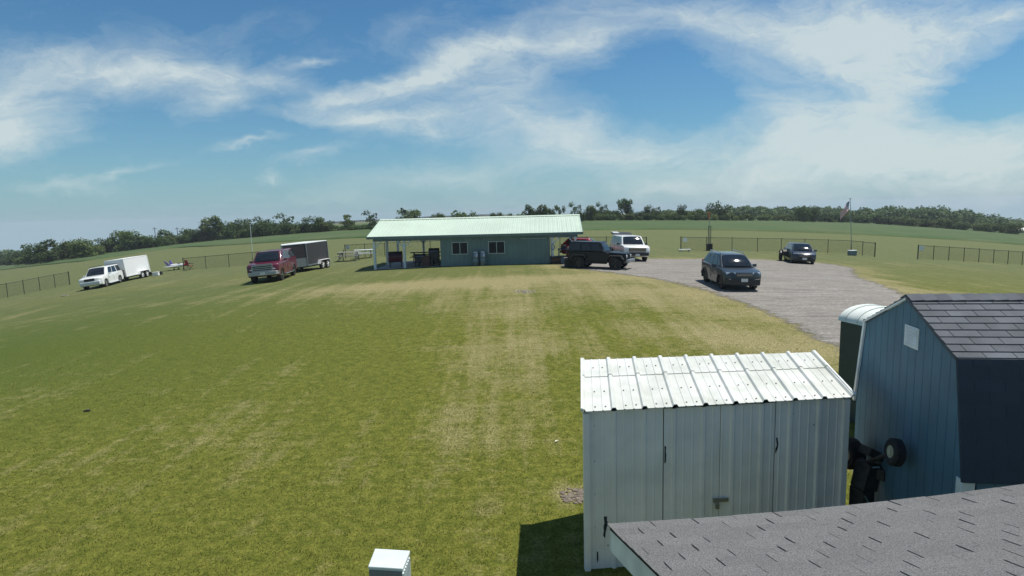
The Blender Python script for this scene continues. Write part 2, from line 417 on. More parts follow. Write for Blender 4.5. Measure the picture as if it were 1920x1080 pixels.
# ------------------------------------------------------------------ sky, sun, air
SUN_AZ, SUN_EL = 70.0, 67.0      # azimuth from the view direction towards the right
w = bpy.data.worlds.new('World'); S.world = w; w.use_nodes = True
nt, N, L, ma, mixc, noise, rng, mapping = nodes_tools(w)
bg = nt.nodes["Background"]; w.cycles.sampling_method = "MANUAL"; w.cycles.sample_map_resolution = 256
sky = N('ShaderNodeTexSky', sky_type='NISHITA'); sky.sun_disc = False
sky.sun_elevation = radians(SUN_EL); sky.sun_rotation = radians(SUN_AZ)
sky.air_density = 1.1; sky.dust_density = .15; sky.ozone_density = 3.0; sky.altitude = 250
gen = N('ShaderNodeTexCoord').outputs['Generated']
sx = N('ShaderNodeSeparateXYZ'); L(gen, sx.inputs[0])
yy = ma('MAXIMUM', sx.outputs[1], .05)
cu = ma('DIVIDE', sx.outputs[0], yy); cv = ma('DIVIDE', sx.outputs[2], yy)
cxyz = N('ShaderNodeCombineXYZ'); L(cu, cxyz.inputs[0]); L(cv, cxyz.inputs[1])
uv = cxyz.outputs[0]
# wisps: warp the coordinate, then lay soft banks of cirrus and streak them
wn = N('ShaderNodeTexNoise'); wn.inputs['Scale'].default_value = 3.2; wn.inputs['Detail'].default_value = 6; wn.inputs['Roughness'].default_value = .62; L(mapping(uv, sc=(1, 1.9, 1), rot=(0, 0, radians(-14))), wn.inputs['Vector'])
wv = N('ShaderNodeVectorMath', operation='MULTIPLY_ADD'); L(wn.outputs['Color'], wv.inputs[0]); wv.inputs[1].default_value = (.26, .13, 0); wv.inputs[2].default_value = (-.13, -.065, 0)
ad = N('ShaderNodeVectorMath', operation='ADD'); L(uv, ad.inputs[0]); L(wv.outputs[0], ad.inputs[1]); wuv = ad.outputs[0]
def sky_uv(px, py):
    d = ray(px, py); return d.x / d.y, d.z / d.y
CLOUDS = [(40, 180, 190, 130, 0, .8), (30, 262, 190, 62, 12, .95), (215, 125, 260, 62, 0, .75), (330, 150, 190, 70, -8, .75), (385, 200, 95, 42, 20, .6), (480, 150, 190, 34, -10, .55),
          (650, 185, 230, 38, 8, .62), (800, 140, 210, 48, 22, .8), (930, 85, 200, 62, 14, .85), (1080, 72, 130, 40, 6, .75), (960, 150, 240, 70, 12, .5), (690, 235, 210, 40, -6, .7), (790, 235, 90, 34, 14, .5),
          (1010, 235, 330, 75, -14, .62), (1180, 290, 420, 75, -8, .52), (1250, 30, 420, 60, -8, .5), (1530, 80, 330, 130, -12, .9), (1700, 60, 260, 110, -10, .8), (1880, 45, 150, 42, 10, .75), (1620, 210, 290, 160, 20, .75),
          (1700, 300, 520, 140, 0, .72), (1880, 290, 280, 150, 0, .62), (1480, 260, 300, 90, -10, .42), (850, 325, 420, 42, 4, .40), (600, 297, 90, 18, 6, .5), (565, 117, 90, 14, 2, .45), (460, 271, 110, 12, 4, .4), (528, 331, 46, 14, 0, .35), (80, 358, 170, 16, 2, .35), (215, 325, 190, 13, 9, .35),
          (1300, 350, 600, 60, 0, .38), (330, 60, 260, 40, 0, .15), (750, 60, 200, 50, 10, .16), (1400, 180, 200, 60, -30, .3)]
acc = None
for (px, py, rx, ry, rot, a) in CLOUDS:
    u_, v_ = sky_uv(px, py)
    mv = mapping(wuv, loc=(u_, v_, 0), rot=(0, 0, radians(rot) - RO * -1), sc=(rx / F * 1.15, ry / F * 1.15, 1), vt='TEXTURE')
    g = N('ShaderNodeTexGradient', gradient_type='QUADRATIC_SPHERE'); L(mv, g.inputs[0])
    t_ = ma('MULTIPLY', g.outputs['Fac'], a * 1.35)
    acc = t_ if acc is None else ma('ADD', acc, t_)
hole = None
for (px, py, rx, ry, rot, a) in [(1850, 160, 210, 85, 12, 1.5), (1290, 180, 230, 90, -15, .5), (620, 150, 90, 30, 5, .25), (560, 250, 120, 24, 0, .3)]:
    u_, v_ = sky_uv(px, py)
    mv = mapping(wuv, loc=(u_, v_, 0), rot=(0, 0, radians(rot)), sc=(rx / F, ry / F, 1), vt='TEXTURE')
    g = N('ShaderNodeTexGradient', gradient_type='QUADRATIC_SPHERE'); L(mv, g.inputs[0])
    acc = ma('SUBTRACT', acc, ma('MULTIPLY', g.outputs['Fac'], a))
st1 = noise(mapping(wuv, rot=(0, 0, radians(-16)), sc=(1.0, 2.8, 1)), 6.5, 12, .66, 1.1)
st2 = noise(mapping(wuv, rot=(0, 0, radians(24)), sc=(1.0, 2.6, 1)), 13, 10, .70, 1.0)
tex = ma('ADD', ma('MULTIPLY', st1, .9), ma('MULTIPLY', st2, .45))
cl = ma('ADD', ma('MULTIPLY', acc, rng(tex, .40, .92, .45, 1.36)), ma('MULTIPLY', ma('SUBTRACT', tex, .66), .42))
cl = rng(cl, .02, 1.05)
front = rng(sx.outputs[1], .02, .25)
cl = ma('MULTIPLY', cl, front)
back = ma('MULTIPLY', rng(noise(mapping(gen, sc=(1, 1, 2.5)), 2.2, 7, .6), .45, .75), ma('SUBTRACT', 1.0, front))
cl = ma('ADD', cl, ma('MULTIPLY', back, .7), True)
cl = ma('MULTIPLY', ma('POWER', cl, .95), .86)
hz = ma('POWER', 2.718, ma('MULTIPLY', ma('MAXIMUM', sx.outputs[2], 0.0), -12.0))
tint = N('ShaderNodeVectorMath', operation='MULTIPLY'); L(sky.outputs[0], tint.inputs[0]); tint.inputs[1].default_value = (.41, .71, .84)
clear = mixc(ma('MULTIPLY', hz, .93), tint.outputs[0], (2.75, 4.1, 4.95))
skyc = mixc(cl, clear, (5.9, 6.75, 6.8))
L(skyc, bg.inputs['Color']); bg.inputs['Strength'].default_value = .092
sun = bpy.data.lights.new('sun', 'SUN'); sun.energy = 4.6; sun.angle = radians(.53); sun.color = (1, .95, .87)
so = bpy.data.objects.new('sun', sun); COL.objects.link(so)
sd = Vector((sin(radians(SUN_AZ)) * cos(radians(SUN_EL)), cos(radians(SUN_AZ)) * cos(radians(SUN_EL)), sin(radians(SUN_EL))))
so.rotation_euler = sd.to_track_quat('Z', 'Y').to_euler(); so.location = (0, 0, 60)

cam = bpy.data.cameras.new('camera'); cam.lens = F / 1920 * 36; cam.sensor_width = 36; cam.clip_end = 4000; cam.clip_start = .05
co = bpy.data.objects.new('camera', cam); COL.objects.link(co); S.camera = co
fw = Vector((0, cos(PT), -sin(PT))); up = Vector((0, sin(PT), cos(PT))); rt = Vector((1, 0, 0))
cr = rt * cos(RO) - up * sin(RO); cup = rt * sin(RO) + up * cos(RO)
m4 = Matrix((cr, cup, -fw)).transposed().to_4x4(); m4.translation = (0, 0, CZ); co.matrix_world = m4
S.view_settings.view_transform = 'Standard'; S.view_settings.look = 'None'; S.view_settings.exposure = 0.22; S.view_settings.gamma = 1
S.render.engine = 'CYCLES'; S.cycles.use_denoising = True; S.cycles.max_bounces = 6; S.cycles.transparent_max_bounces = 24

# ------------------------------------------------------------------ white ribbed metal shed
Z3 = Vector((0, 0, 1))
def rib_strip(mb, o, s_dir, v_dir, n_dir, s0, s1, vlen, spacing=.37, off=0.0, rib=.024, minor=.006, v0=0.0, mi=0, thick=.012):
    """a run of ribbed sheet between s0 and s1 along s_dir, from v0 to vlen along v_dir"""
    pts = []
    k0 = int(math.floor((s0 - off) / spacing)) - 1; k1 = int(math.ceil((s1 - off) / spacing)) + 1
    for k in range(k0, k1 + 1):
        c = off + k * spacing
        for ds, h in ((-.034, 0), (-.017, rib), (.017, rib), (.034, 0), (.115, 0), (.122, minor), (.134, minor), (.141, 0), (.228, 0), (.235, minor), (.247, minor), (.254, 0)):
            pts.append((c + ds, h))
    pts = sorted(p for p in pts if s0 + 1e-4 < p[0] < s1 - 1e-4)
    def hat(s):
        k = round((s - off) / spacing); d = abs(s - off - k * spacing)
        return rib if d < .017 else (rib * (.034 - d) / .017 if d < .034 else 0)
    pts = [(s0, hat(s0))] + pts + [(s1, hat(s1))]
    vs = []
    for v in (v0, vlen):
        for s, h in pts: vs.append(o + s_dir * s + v_dir * v + n_dir * h)
    n = len(pts)
    for v in (v0, vlen):
        for s, h in pts: vs.append(o + s_dir * s + v_dir * v + n_dir * (h - thick))
    fs = [(i, i + 1, n + i + 1, n + i) for i in range(n - 1)] + [(2 * n + i + 1, 2 * n + i, 3 * n + i, 3 * n + i + 1) for i in range(n - 1)]
    fs += [(i, 2 * n + i, 2 * n + i + 1, i + 1) for i in range(n - 1)] + [(n + i, n + i + 1, 3 * n + i + 1, 3 * n + i) for i in range(n - 1)]
    fs += [(0, n, 3 * n, 2 * n), (n - 1, 3 * n - 1, 4 * n - 1, 2 * n - 1)]
    mb.add(vs, fs, mi)

def screws(mb, o, s_dir, v_dir, n_dir, pts, r=.009):
    for s, v in pts:
        c = o + s_dir * s + v_dir * v
        mb.tube(c, c + n_dir * .006, r, r, 6)

HF, HB = 2.04, 2.27
fl = Vector((.813, 6.766, 0)); fr = Vector((4.133, 7.039, 0)); bl = Vector((1.003, 8.15, 0)); br = Vector((4.31, 8.24, 0))
SW = (fr - fl).length; sdir = (fr - fl).normalized(); ndir = Vector((sdir.y, -sdir.x, 0)); shed_o = fl
shed = thing('storage_shed', 'low white ribbed metal storage shed with double doors, dents and a padlock', 'shed', fl)
rel = lambda p: Vector(p) - fl
SP = SW / 9
x1, x2, x3 = .985, 1.70, 2.40
mb = MB(); rib_strip(mb, Vector((0, 0, 0)), sdir, Z3, ndir, .05, x1 - .006, HF - .02, SP)
mb2 = MB(); rib_strip(mb2, Vector((0, 0, 0)), sdir, Z3, ndir, x3 + .006, SW - .05, HF - .02, SP); fw2 = mb2.build('front_wall', M['white_metal'], shed, 30)
fw_ = mb.build('front_wall', M['white_metal'], shed, 30)
for q_ in [(.13, z) for z in (.12, .55, .98, 1.4, 1.85)] + [(.29, .3), (.6, .2), (2.9, 1.7), (2.62, 1.86), (3.05, .5)]:
    scr = MB(); screws(scr, Vector((0, 0, 0)), sdir, Z3, ndir, [q_]); scr.build('screw', M['screw'], fw_ if q_[0] < 2 else fw2)
def tear_shape(s, z, pts):
    ps = [Vector((0, 0, 0)) + sdir * (s + a) + Z3 * (z + b) + ndir * .003 for a, b in pts]
    ps2 = [p + ndir * .004 for p in ps]; n = len(ps); tear = MB()
    tear.add(ps + ps2, [tuple(range(n)), tuple(range(n, 2 * n))] + [(i, (i + 1) % n, n + (i + 1) % n, n + i) for i in range(n)])
    tear.build('torn_patch', M['rust'], fw_ if s < 2 else fw2)
tear_shape(.25, .55, [(-.012, .13), (.03, .13), (.028, .08), (.04, .04), (.022, -.03), (.012, -.07), (.004, -.15), (-.02, -.12), (-.012, -.05), (-.016, 0), (-.004, .05)])
tear_shape(1.285, .5, [(-.006, .06), (.012, .055), (.014, .0), (.004, -.03), (.002, -.07), (-.008, -.02)])
tear_shape(2.425, 1.46, [(-.012, .10), (.006, .1), (.018, .03), (.016, -.02), (.002, -.07), (-.016, -.1), (-.014, -.04), (.004, 0)])
tear_shape(.16, .14, [(-.01, .09), (.006, .08), (.008, -.02), (-.004, -.06), (-.01, 0)])
tear_shape(2.60, 1.9, [(-.008, .03), (.008, .03), (.008, -.03), (-.008, -.02)])
tear_shape(1.005, 1.42, [(-.006, .12), (.012, .11), (.008, .05), (.013, 0), (.01, -.09), (-.006, -.1)])
def side_panel(a, b, ha, hb, name):
    d = (b - a).normalized(); n = Vector((d.y, -d.x, 0)); ln = (b - a).length; m = MB()
    k = 14
    vs = []
    for i in range(k + 1):
        t = i / k; p = a + (b - a) * t; o = .018 if (i % 3 == 0) else 0
        vs += [p + n * o, p + n * o + Z3 * (ha + (hb - ha) * t)]
    m.add(vs, [(2 * i, 2 * i + 2, 2 * i + 3, 2 * i + 1) for i in range(k)]); return m.build(name, M['white_metal'], shed, 30)
side_panel(rel(bl), rel(fl) + sdir * .01, HB - .03, HF - .03, 'side_wall'); side_panel(rel(fr), rel(br), HF - .03, HB - .03, 'side_wall'); side_panel(rel(br), rel(bl), HB - .03, HB - .03, 'back_wall')
for p in (rel(fl) + sdir * .03, rel(fr) - sdir * .03):
    m = MB(); m.box(p + Z3 * (HF - .03) / 2 + ndir * .008, (.07, .07, HF - .03), atan2(sdir.y, sdir.x)); m.build('corner_post', M['white_metal'], shed)
m = MB(); m.box(sdir * SW / 2 - ndir * .03 + Z3 * 1.0, (SW - .12, .02, 1.96), atan2(sdir.y, sdir.x)); m.build('inner_lining', M['dark_gap'], shed)
for a, b, latch in ((x1 + .006, x2 - .004, False), (x2 + .004, x3 - .006, True)):
    m = MB(); rib_strip(m, Vector((0, 0, 0)), sdir, Z3, ndir, a, b, HF - .03, SP, v0=.05); d = m.build('door', M['white_metal'], shed, 30)
    if latch:
        m = MB(); c = sdir * (a - .01) + Z3 * .80 + ndir * .02
        rz = atan2(sdir.y, sdir.x)
        m.box(c + sdir * .05, (.13, .012, .045), rz); m.box(c - sdir * .045 + ndir * .004, (.06, .02, .05), rz); m.tube(c - sdir * .03 + ndir * .01, c - sdir * .03 - Z3 * .05 + ndir * .02, .012, .012, 8)
        m.box(c - sdir * .03 - Z3 * .075 + ndir * .02, (.045, .02, .05), rz)
        m.build('latch', M['screw'], d)
# roof: two overlapping ribbed sheets following the quad
def roof_pt(s, t, lift=0.0):
    a = rel(fl) + ndir * .07 + Z3 * (HF + .012) - sdir * .02; b = rel(fr) + ndir * .07 + Z3 * (HF + .012) + sdir * .03
    c = rel(bl) - ndir * .05 + Z3 * (HB + .012) - sdir * .02; d = rel(br) - ndir * .05 + Z3 * (HB + .012) + sdir * .03
    p0 = a + (b - a) * s; p1 = c + (d - c) * s
    return p0 + (p1 - p0) * t + Z3 * lift
def roof_sheet(mb, t0, t1, base):
    pr = []
    for k in range(10):
        for ds, h in ((-.0115, 0), (-.0055, .03), (.0055, .03), (.0115, 0), (.035, 0), (.037, .006), (.0405, .006), (.0425, 0), (.0685, 0), (.0705, .006), (.074, .006), (.076, 0)):
            s = k / 9 + ds
            if -.0001 <= s <= 1.0001 or (k == 0 and ds >= -.006) or (k == 9 and ds <= .006): pr.append((min(1, max(0, s)), h))
    pr.sort(); n = len(pr); vs = []
    for t in (t0, t1):
        for s, h in pr: vs.append(roof_pt(s, t, h + base))
    for t in (t0, t1):
        for s, h in pr: vs.append(roof_pt(s, t, h + base - .009))
    fs = [(i, i + 1, n + i + 1, n + i) for i in range(n - 1)] + [(2 * n + i + 1, 2 * n + i, 3 * n + i, 3 * n + i + 1) for i in range(n - 1)]
    fs += [(i, 2 * n + i, 2 * n + i + 1, i + 1) for i in range(n - 1)] + [(n + i, n + i + 1, 3 * n + i + 1, 3 * n + i) for i in range(n - 1)] + [(0, n, 3 * n, 2 * n), (n - 1, 3 * n - 1, 4 * n - 1, 2 * n - 1)]
    mb.add(vs, fs)
m = MB(); roof_sheet(m, 0, .66, 0); roof_sheet(m, .62, 1.0, .011); rf = m.build('roof', M['white_roof'], shed, 30)
m = MB()
for k in range(9):
    for f in (.28, .62):
        for t in (.06, .33, .8):
            p = roof_pt((k + f + .12) / 9, t, .004 + (.011 if t > .66 else 0)); m = MB(); m.tube(p, p + Z3 * .008, .010, .010, 6); m.build('screw', M['screw'], rf)
m = MB(); m.bar(roof_pt(1.0, 0, .02) + sdir * .012, roof_pt(1.0, 1, .02) + sdir * .012, .022, .045); m.build('edge_trim', M['white_trim'], rf); m = MB(); m.bar(roof_pt(0, 0, .02) - sdir * .012, roof_pt(0, 1, .02) - sdir * .012, .022, .045); m.build('edge_trim', M['white_trim'], rf)

# ------------------------------------------------------------------ shingles laid as real tabs
def shingle_field(mb, o, u, v, n, wid, hgt, tab=.305, exp=.13, gap=.008, sag=None, cut_top=0, jit=0.0, jit2=0.0, stagger=.5, lift=.007):
    rows = int(math.ceil(hgt / exp))
    for r in range(rows):
        va = r * exp; vb = min(va + exp + .02, hgt); off = -((r * stagger) % 1) * tab
        k = 0; x = off
        while x < wid:
            g1_ = gap * random.uniform(.35, 1.5) if jit2 else gap; xj = x + random.uniform(-jit2, jit2); a = max(0, xj + g1_ / 2); b = min(wid, x + tab - gap * .4)
            if b - a > .01:
                lo = lift + random.uniform(-jit, jit); q = []
                for (s, t, h) in ((a, va, 0), (b, va, 0), (b, vb, 0), (a, vb, 0)): q.append(o + u * s + v * t + n * .0005)
                for (s, t, h) in ((a, va, lo), (b, va, lo), (b, vb, .002), (a, vb, .002)): q.append(o + u * s + v * t + n * h)
                if sag: q = [p - Z3 * sag((p - o).dot(u)) for p in q]
                mb.hexa(q)
            x += tab

# ------------------------------------------------------------------ blue gambrel barn
bo = Vector((4.335, 5.322, 0)); ba = -.1494; bW, bHe, bHk, bHp, bko, bL = 2.60, 1.804, 2.896, 3.344, .2895, 3.4
barn = thing('gambrel_barn', 'blue gambrel roofed garden barn with vertical siding and a white gable vent', 'barn', bo, ba)
# local: x along the ridge (right), y along the gable (away)
bE = .08
def gable_z(y):
    ys = [bE, bko, bW / 2, bW - bko, bW - bE]; zs = [bHe, bHk, bHp, bHk, bHe]; return float(np.interp(y, ys, zs))
m = MB(); y = bE + 0.012; pw = .163
while y < bW - bE - .02:
    y1 = min(y + pw, bW - bE - .012); cuts = [y] + [c for c in (bko, bW / 2, bW - bko) if y < c < y1] + [y1 - .006]
    for a, b in zip(cuts[:-1], cuts[1:]):
        m.hexa([Vector(p) for p in ((-.012, a, .03), (.0, a, .03), (.0, b, .03), (-.012, b, .03), (-.012, a, gable_z(a) - .02), (.0, a, gable_z(a) - .02), (.0, b, gable_z(b) - .02), (-.012, b, gable_z(b) - .02))])
    y += pw
m.build('gable_siding', M['barn_blue'], barn)
m = MB(); m.prism([(bE, 0), (bW - bE, 0), (bW - bE, bHe - .03), (bW - bko, bHk - .03), (bW / 2, bHp - .03), (bko, bHk - .03), (bE, bHe - .03)], .003, bL, axis='X'); m.build('wall_core', M['dark_gap'], barn)
m = MB(); x = .1
while x < bL - .05: m.box((x + .08, bE - .006, .88), (.157, .012, 1.70)); x += .163
m.build('side_siding', M['barn_blue'], barn)
def slope(a, b, name, mt, tab, exp, ov=.03):
    a = Vector((-.04, *a)); b = Vector((-.04, *b)); v = (b - a); h = v.length; v.normalize(); u = Vector((1, 0, 0)); n = u.cross(v)
    if n.z < 0: n = -n
    m = MB(); m.hexa([a - n * .03, a + u * (bL + .1) - n * .03, b + u * (bL + .1) - n * .03, b - n * .03, a, a + u * (bL + .1), b + u * (bL + .1), b])
    shingle_field(m, a, u, v, n, bL + .1, h, tab, exp, .008 if mt is M['barn_shingle'] else .004, jit=.001, lift=.014 if mt is M['barn_shingle'] else .006)
    return m.build(name, mt, barn)
slope((bko - .03, bHk - .03), (bW / 2, bHp), 'upper_roof', M['barn_shingle'], .27, .122)
slope((bW - bko + .03, bHk - .03), (bW / 2, bHp), 'upper_roof', M['barn_shingle'], .27, .122)
slope((bE - .035, bHe - .10), (bko - .028, bHk - .005), 'lower_roof', M['barn_shade_dark'], .27, .125)
slope((bW - bE + .035, bHe - .10), (bW - bko + .028, bHk - .005), 'lower_roof', M['barn_shade_dark'], .27, .125)
m = MB()
for i in range(int(bL / .14) + 1):
    for s_ in (-1, 1): m.box((i * .14 + .03, bW / 2 + s_ * .062, bHp - .004), (.136, .135, .012), rx=-s_ * .42, ry=-.05)
m.build('ridge_cap', M['barn_shingle'], barn)
m = MB(); zs = [(bW - bE + .012, bHe - .05), (bW - bko + .01, bHk + .0), (bW / 2, bHp + .004), (bko - .01, bHk - .0), (bE - .012, bHe - .05)]
for a, b, h_ in ((zs[0], zs[1], .05), (zs[1], zs[2], .026)): m.bar((-.03, a[0], a[1] - .03), (-.03, b[0], b[1] - .03), .025, h_)
m.build('rake_trim', M['white_trim'], barn)
m = MB()
for a, b in zip(zs[2:-1], zs[3:]): m.bar((-.028, a[0], a[1] - .03), (-.028, b[0], b[1] - .03), .022, .022)
m.build('rake_trim', M['barn_shade_dark'], barn)
m = MB(); m.box((.03, bE - .004, .86), (.11, .018, 1.70)); m.box((-.014, bE + .045, .86), (.016, .11, 1.70)); m.build('corner_board', M['white_trim'], barn)
m = MB(); vy, vz = bW / 2 - .13, 2.90
m.box((-.016, vy, vz), (.012, .30, .24))
for i in range(7): m.box((-.024, vy, vz - .092 + i * .031), (.008, .25, .016), ry=.5)
m.build('gable_vent', M['white_trim'], barn)

# ------------------------------------------------------------------ roof of the building in the foreground
r0 = Vector((.615, 3.714, 2.3)); ea = radians(7.6); pitch = radians(14)
eu = Vector((cos(ea), sin(ea), 0)); hu = Vector((-sin(ea), cos(ea), 0)); rv = (-hu * cos(pitch) + Z3 * sin(pitch)); rn = eu.cross(rv); rn = rn if rn.z > 0 else -rn
RW, RH = 4.6, 2.6
house = thing('shingled_outbuilding', 'outbuilding with a weathered grey shingle roof and pale rake board, nearest to the viewer', 'building', (r0.x, r0.y, 0))
ho = Vector((r0.x, r0.y, 0)); o = r0 - ho
sag = lambda s: .040 * sin(pi * min(1, max(0, s / 3.4)))
m = MB()
N_ = 24
for i in range(N_):
    a, b = RW * i / N_, RW * (i + 1) / N_
    q = [o + eu * s + rv * t - rn * d - Z3 * sag(s) for d in (.03, .0) for (s, t) in ((a, 0), (b, 0), (b, RH), (a, RH))]
    m.hexa(q)
m.build('roof_deck', M['dark_gap'], house)
m = MB(); shingle_field(m, o - rv * .02 - eu * .015, eu, rv, rn, RW, RH, .30, .130, .008, sag=sag, jit=.003, jit2=.010, stagger=.45); m.build('roof', M['fore_shingle'], house)
m = MB(); m.bar(o + rn * -.10 + eu * .012, o + rv * RH - rn * .10 + eu * .012, .022, .15); m.build('rake_board', M['white_trim'], house)
m = MB()
for i in range(12):
    a, b = RW * i / 12, RW * (i + 1) / 12; m.bar(o + eu * a - hu * .03 - Z3 * (.10 + sag(a)), o + eu * b - hu * .03 - Z3 * (.10 + sag(b)), .02, .13)
m.build('fascia', M['white_trim'], house)
m = MB(); gx0 = o + eu * .12 - hu * .15
a = Vector((gx0.x, gx0.y, 0)); b = a - hu * (RH * cos(pitch) - .3)
m.hexa([a, a + eu * .1, b + eu * .1, b, a + Z3 * 2.1, a + eu * .1 + Z3 * 2.1, b + eu * .1 + Z3 * (2.1 + .5), b + Z3 * (2.1 + .5)])
c = a + eu * (RW - .2)
m.hexa([a + eu * .11, c, c - hu * .1, a + eu * .11 - hu * .1, a + eu * .11 + Z3 * 2.08, c + Z3 * 2.08, c - hu * .1 + Z3 * 2.08, a + eu * .11 - hu * .1 + Z3 * 2.08])
m.build('wall', M['grey_box_front'], house)

# ------------------------------------------------------------------ pale utility post at the bottom edge
pc = [atz(690, 1062, 1.8), atz(755, 1066, 1.8), atz(769, 1032, 1.8), atz(703, 1028, 1.8)]
ctr = sum(pc, Vector()) / 4
post = thing('utility_pedestal', 'pale grey utility box on a post with a flat lid and ribbed side', 'utility box', (ctr.x, ctr.y, 0))
k = [p - ctr for p in pc]
m = MB(); m.hexa([p * 1.0 + Z3 * 1.775 for p in k] + [p * 1.0 + Z3 * 1.80 for p in k]); m.build('lid', M['grey_box_front'], post, bevel=.006)
m = MB(); m.hexa([p * .95 + Z3 * 1.1 for p in k] + [p * .95 + Z3 * 1.774 for p in k]); m.build('body', M['grey_box_front'], post)
m = MB(); m.hexa([k[0] * .955 + Z3 * 1.12, k[1] * .955 + Z3 * 1.12, k[1] * .955 + (k[1] - k[2]).normalized() * .006 + Z3 * 1.12, k[0] * .955 + (k[1] - k[2]).normalized() * .006 + Z3 * 1.12] + [k[0] * .955 + Z3 * 1.77, k[1] * .955 + Z3 * 1.77, k[1] * .955 + (k[1] - k[2]).normalized() * .006 + Z3 * 1.77, k[0] * .955 + (k[1] - k[2]).normalized() * .006 + Z3 * 1.77]); m.build('shaded_front', M['utility_shaded'], post)  # thin sheet over the front, shade put into its colour
m = MB()
for i in range(6):
    t = (i + .5) / 6; p = k[1] * .955 + (k[2] - k[1]) * .955 * t; m.box(p + Z3 * 1.44, (.014, .022, .62), .05)
m.build('side_rib', M['grey_box_front'], post)
m = MB(); m.box((0, 0, .56), (.12, .12, 1.1)); m.build('post', M['wood_grey'], post)

# ------------------------------------------------------------------ portable toilet behind the barn
pt_ = Vector((7.32, 11.3, 0)); pt_.z = gz(pt_.x, pt_.y)
pot = thing('portable_toilet', 'dark portable toilet with a domed white ribbed roof behind blue barn', 'toilet', pt_, radians(12))
m = MB(); m.box((0, 0, 1.0), (1.1, 1.15, 2.0)); m.build('cabin', M['potty_body'], pot, bevel=.03)
m = MB()
prof = [(-.58, 0)] + [(-.58 * cos(pi * i / 12), .30 * sin(pi * i / 12) + .0) for i in range(1, 12)] + [(.58, 0)]
m.prism([(a, 2.003 + b) for a, b in prof], -.60, .60)
for yk in (-.45, -.15, .15, .45): m.prism([(a * 1.02, 2.005 + b * 1.05 + .005) for a, b in prof], yk - .045, yk + .045)
m.build('roof', M['potty_roof'], pot, 40)
m = MB(); m.box((0, -.582, 1.0), (.7, .012, 1.8)); d = m.build('door', M['potty_body'], pot)

# ------------------------------------------------------------------ tipped machine by the barn
mc = bo + Matrix.Rotation(ba, 3, 'Z') @ Vector((-.06, 1.05, 0)); gd_ = Matrix.Rotation(ba, 3, 'Z') @ Vector((0, 1, 0))
wr = aty(1678, 848, 6.35)
cart = thing('garden_cart', 'dark wheeled garden machine tipped up against blue barn siding beside white shed', 'garden machine', (wr.x, wr.y, 0))
def cart_wheel(c, axis, r=.165, wd=.15):
    q = axis.to_track_quat('Z', 'Y')
    m = MB(); m.lathe([(r * .45, -wd * .42), (r * .84, -wd / 2), (r * .99, -wd * .3), (r, 0), (r * .99, wd * .3), (r * .84, wd / 2), (r * .45, wd * .42)], n=28, cap=False)
    for i in range(30):
        t = 2 * pi * i / 30; m.box((r * cos(t), r * sin(t), 0), (.006, .016, wd * .7), rz=t)
    o = m.build('wheel', M['rubber'], cart, 40); o.location = c; o.rotation_euler = q.to_euler()
    m = MB(); m.lathe([(0.001, -wd * .36), (r * .38, -wd * .36), (r * .46, -wd * .44), (r * .48, wd * .44), (r * .38, wd * .34), (.001, wd * .34)], n=20)
    for i in range(5): t = 2 * pi * i / 5; m.tube((r * .34 * cos(t), r * .34 * sin(t), wd * .36), (r * .34 * cos(t), r * .34 * sin(t), wd * .40), .014, n=8)
    m.tube((0, 0, wd * .3), (0, 0, wd * .5), .03, n=10); m.build('rim', M['cream_hub'], o, 40)
    return o
oz = wr.z
cart_wheel(Vector((0, 0, oz)), Vector((-1, .16, .12)), .152, .12)
w2 = Vector((4.43, 7.42, aty(1600, 850, 7.42).z)) - Vector((wr.x, wr.y, 0))
cart_wheel(w2, Vector((1, .1, 0)), .2, .19)
m = MB(); m.tube(Vector((.03, .03, oz)), w2 + Vector((.02, -.3, 0)), .026, n=10); m.tube(w2 + Vector((.0, -.22, .0)), w2 + Vector((.0, -.45, .0)), .045, n=10); m.build('axle', M['machine_dark'], cart, 40)
m = MB(); c = w2 + Vector((-.0, -.36, -.14)); m.box(c, (.24, .2, .34), .3, ry=.25); m.box(c + Vector((.05, -.03, .3)), (.34, .16, .10), .3, ry=.5); m.box(c + Vector((-.05, 0, -.4)), (.2, .2, .5), .3); m.box(c + Vector((.14, -.1, .06)), (.12, .10, .14), .5)
m.build('engine_block', M['machine_dark'], cart, bevel=.012)
for a_, b_ in (((-.1, -.12, -.2), (-.04, -.14, -.3)), ((-.12, -.14, -.55), (-.05, -.16, -.6)), ((-.02, -.13, .17), (.06, -.15, .175))):
    m = MB(); m.tube(c + Vector(a_), c + Vector(b_), .014, n=8); m.build('lever', M['chrome'], cart, 40)

# ------------------------------------------------------------------ open pavilion with an enclosed middle
po = gp(697, 506.5) + Vector((.2, 0, 0)); pa = radians(-3.3); PL, PW, PH, PR = 13.75, 6.4, 2.24, 3.34
pav = thing('pavilion', 'long picnic pavilion with pale green metal roof, teal walled room and open ends', 'pavilion', po, pa)
pz = lambda lx, ly: (lambda q: gz(q.x, q.y) - po.z)(po + Matrix.Rotation(pa, 3, 'Z') @ Vector((lx, ly, 0)))
E0, E1 = 4.58, 11.9
m = MB()
N_ = 36
prs = [(-.35, PH), (PW / 2, PR), (PW + .35, PH)]
def roof_plane(ya, za, yb, zb):
    m = MB(); a = Vector((-.32, ya, za)); b = Vector((-.32, yb, zb)); v = (b - a); h = v.length; v.normalize(); n = Vector((1, 0, 0)).cross(v); n = n if n.z > 0 else -n
    rib_strip(m, a, Vector((1, 0, 0)), v, n, 0, PL + .64, h, .305, 0.0, .02, .004, thick=.03); return m.build('roof', M['pav_roof'], pav, 30)
roof_plane(-.35, PH, PW / 2, PR); roof_plane(PW + .35, PH, PW / 2, PR)
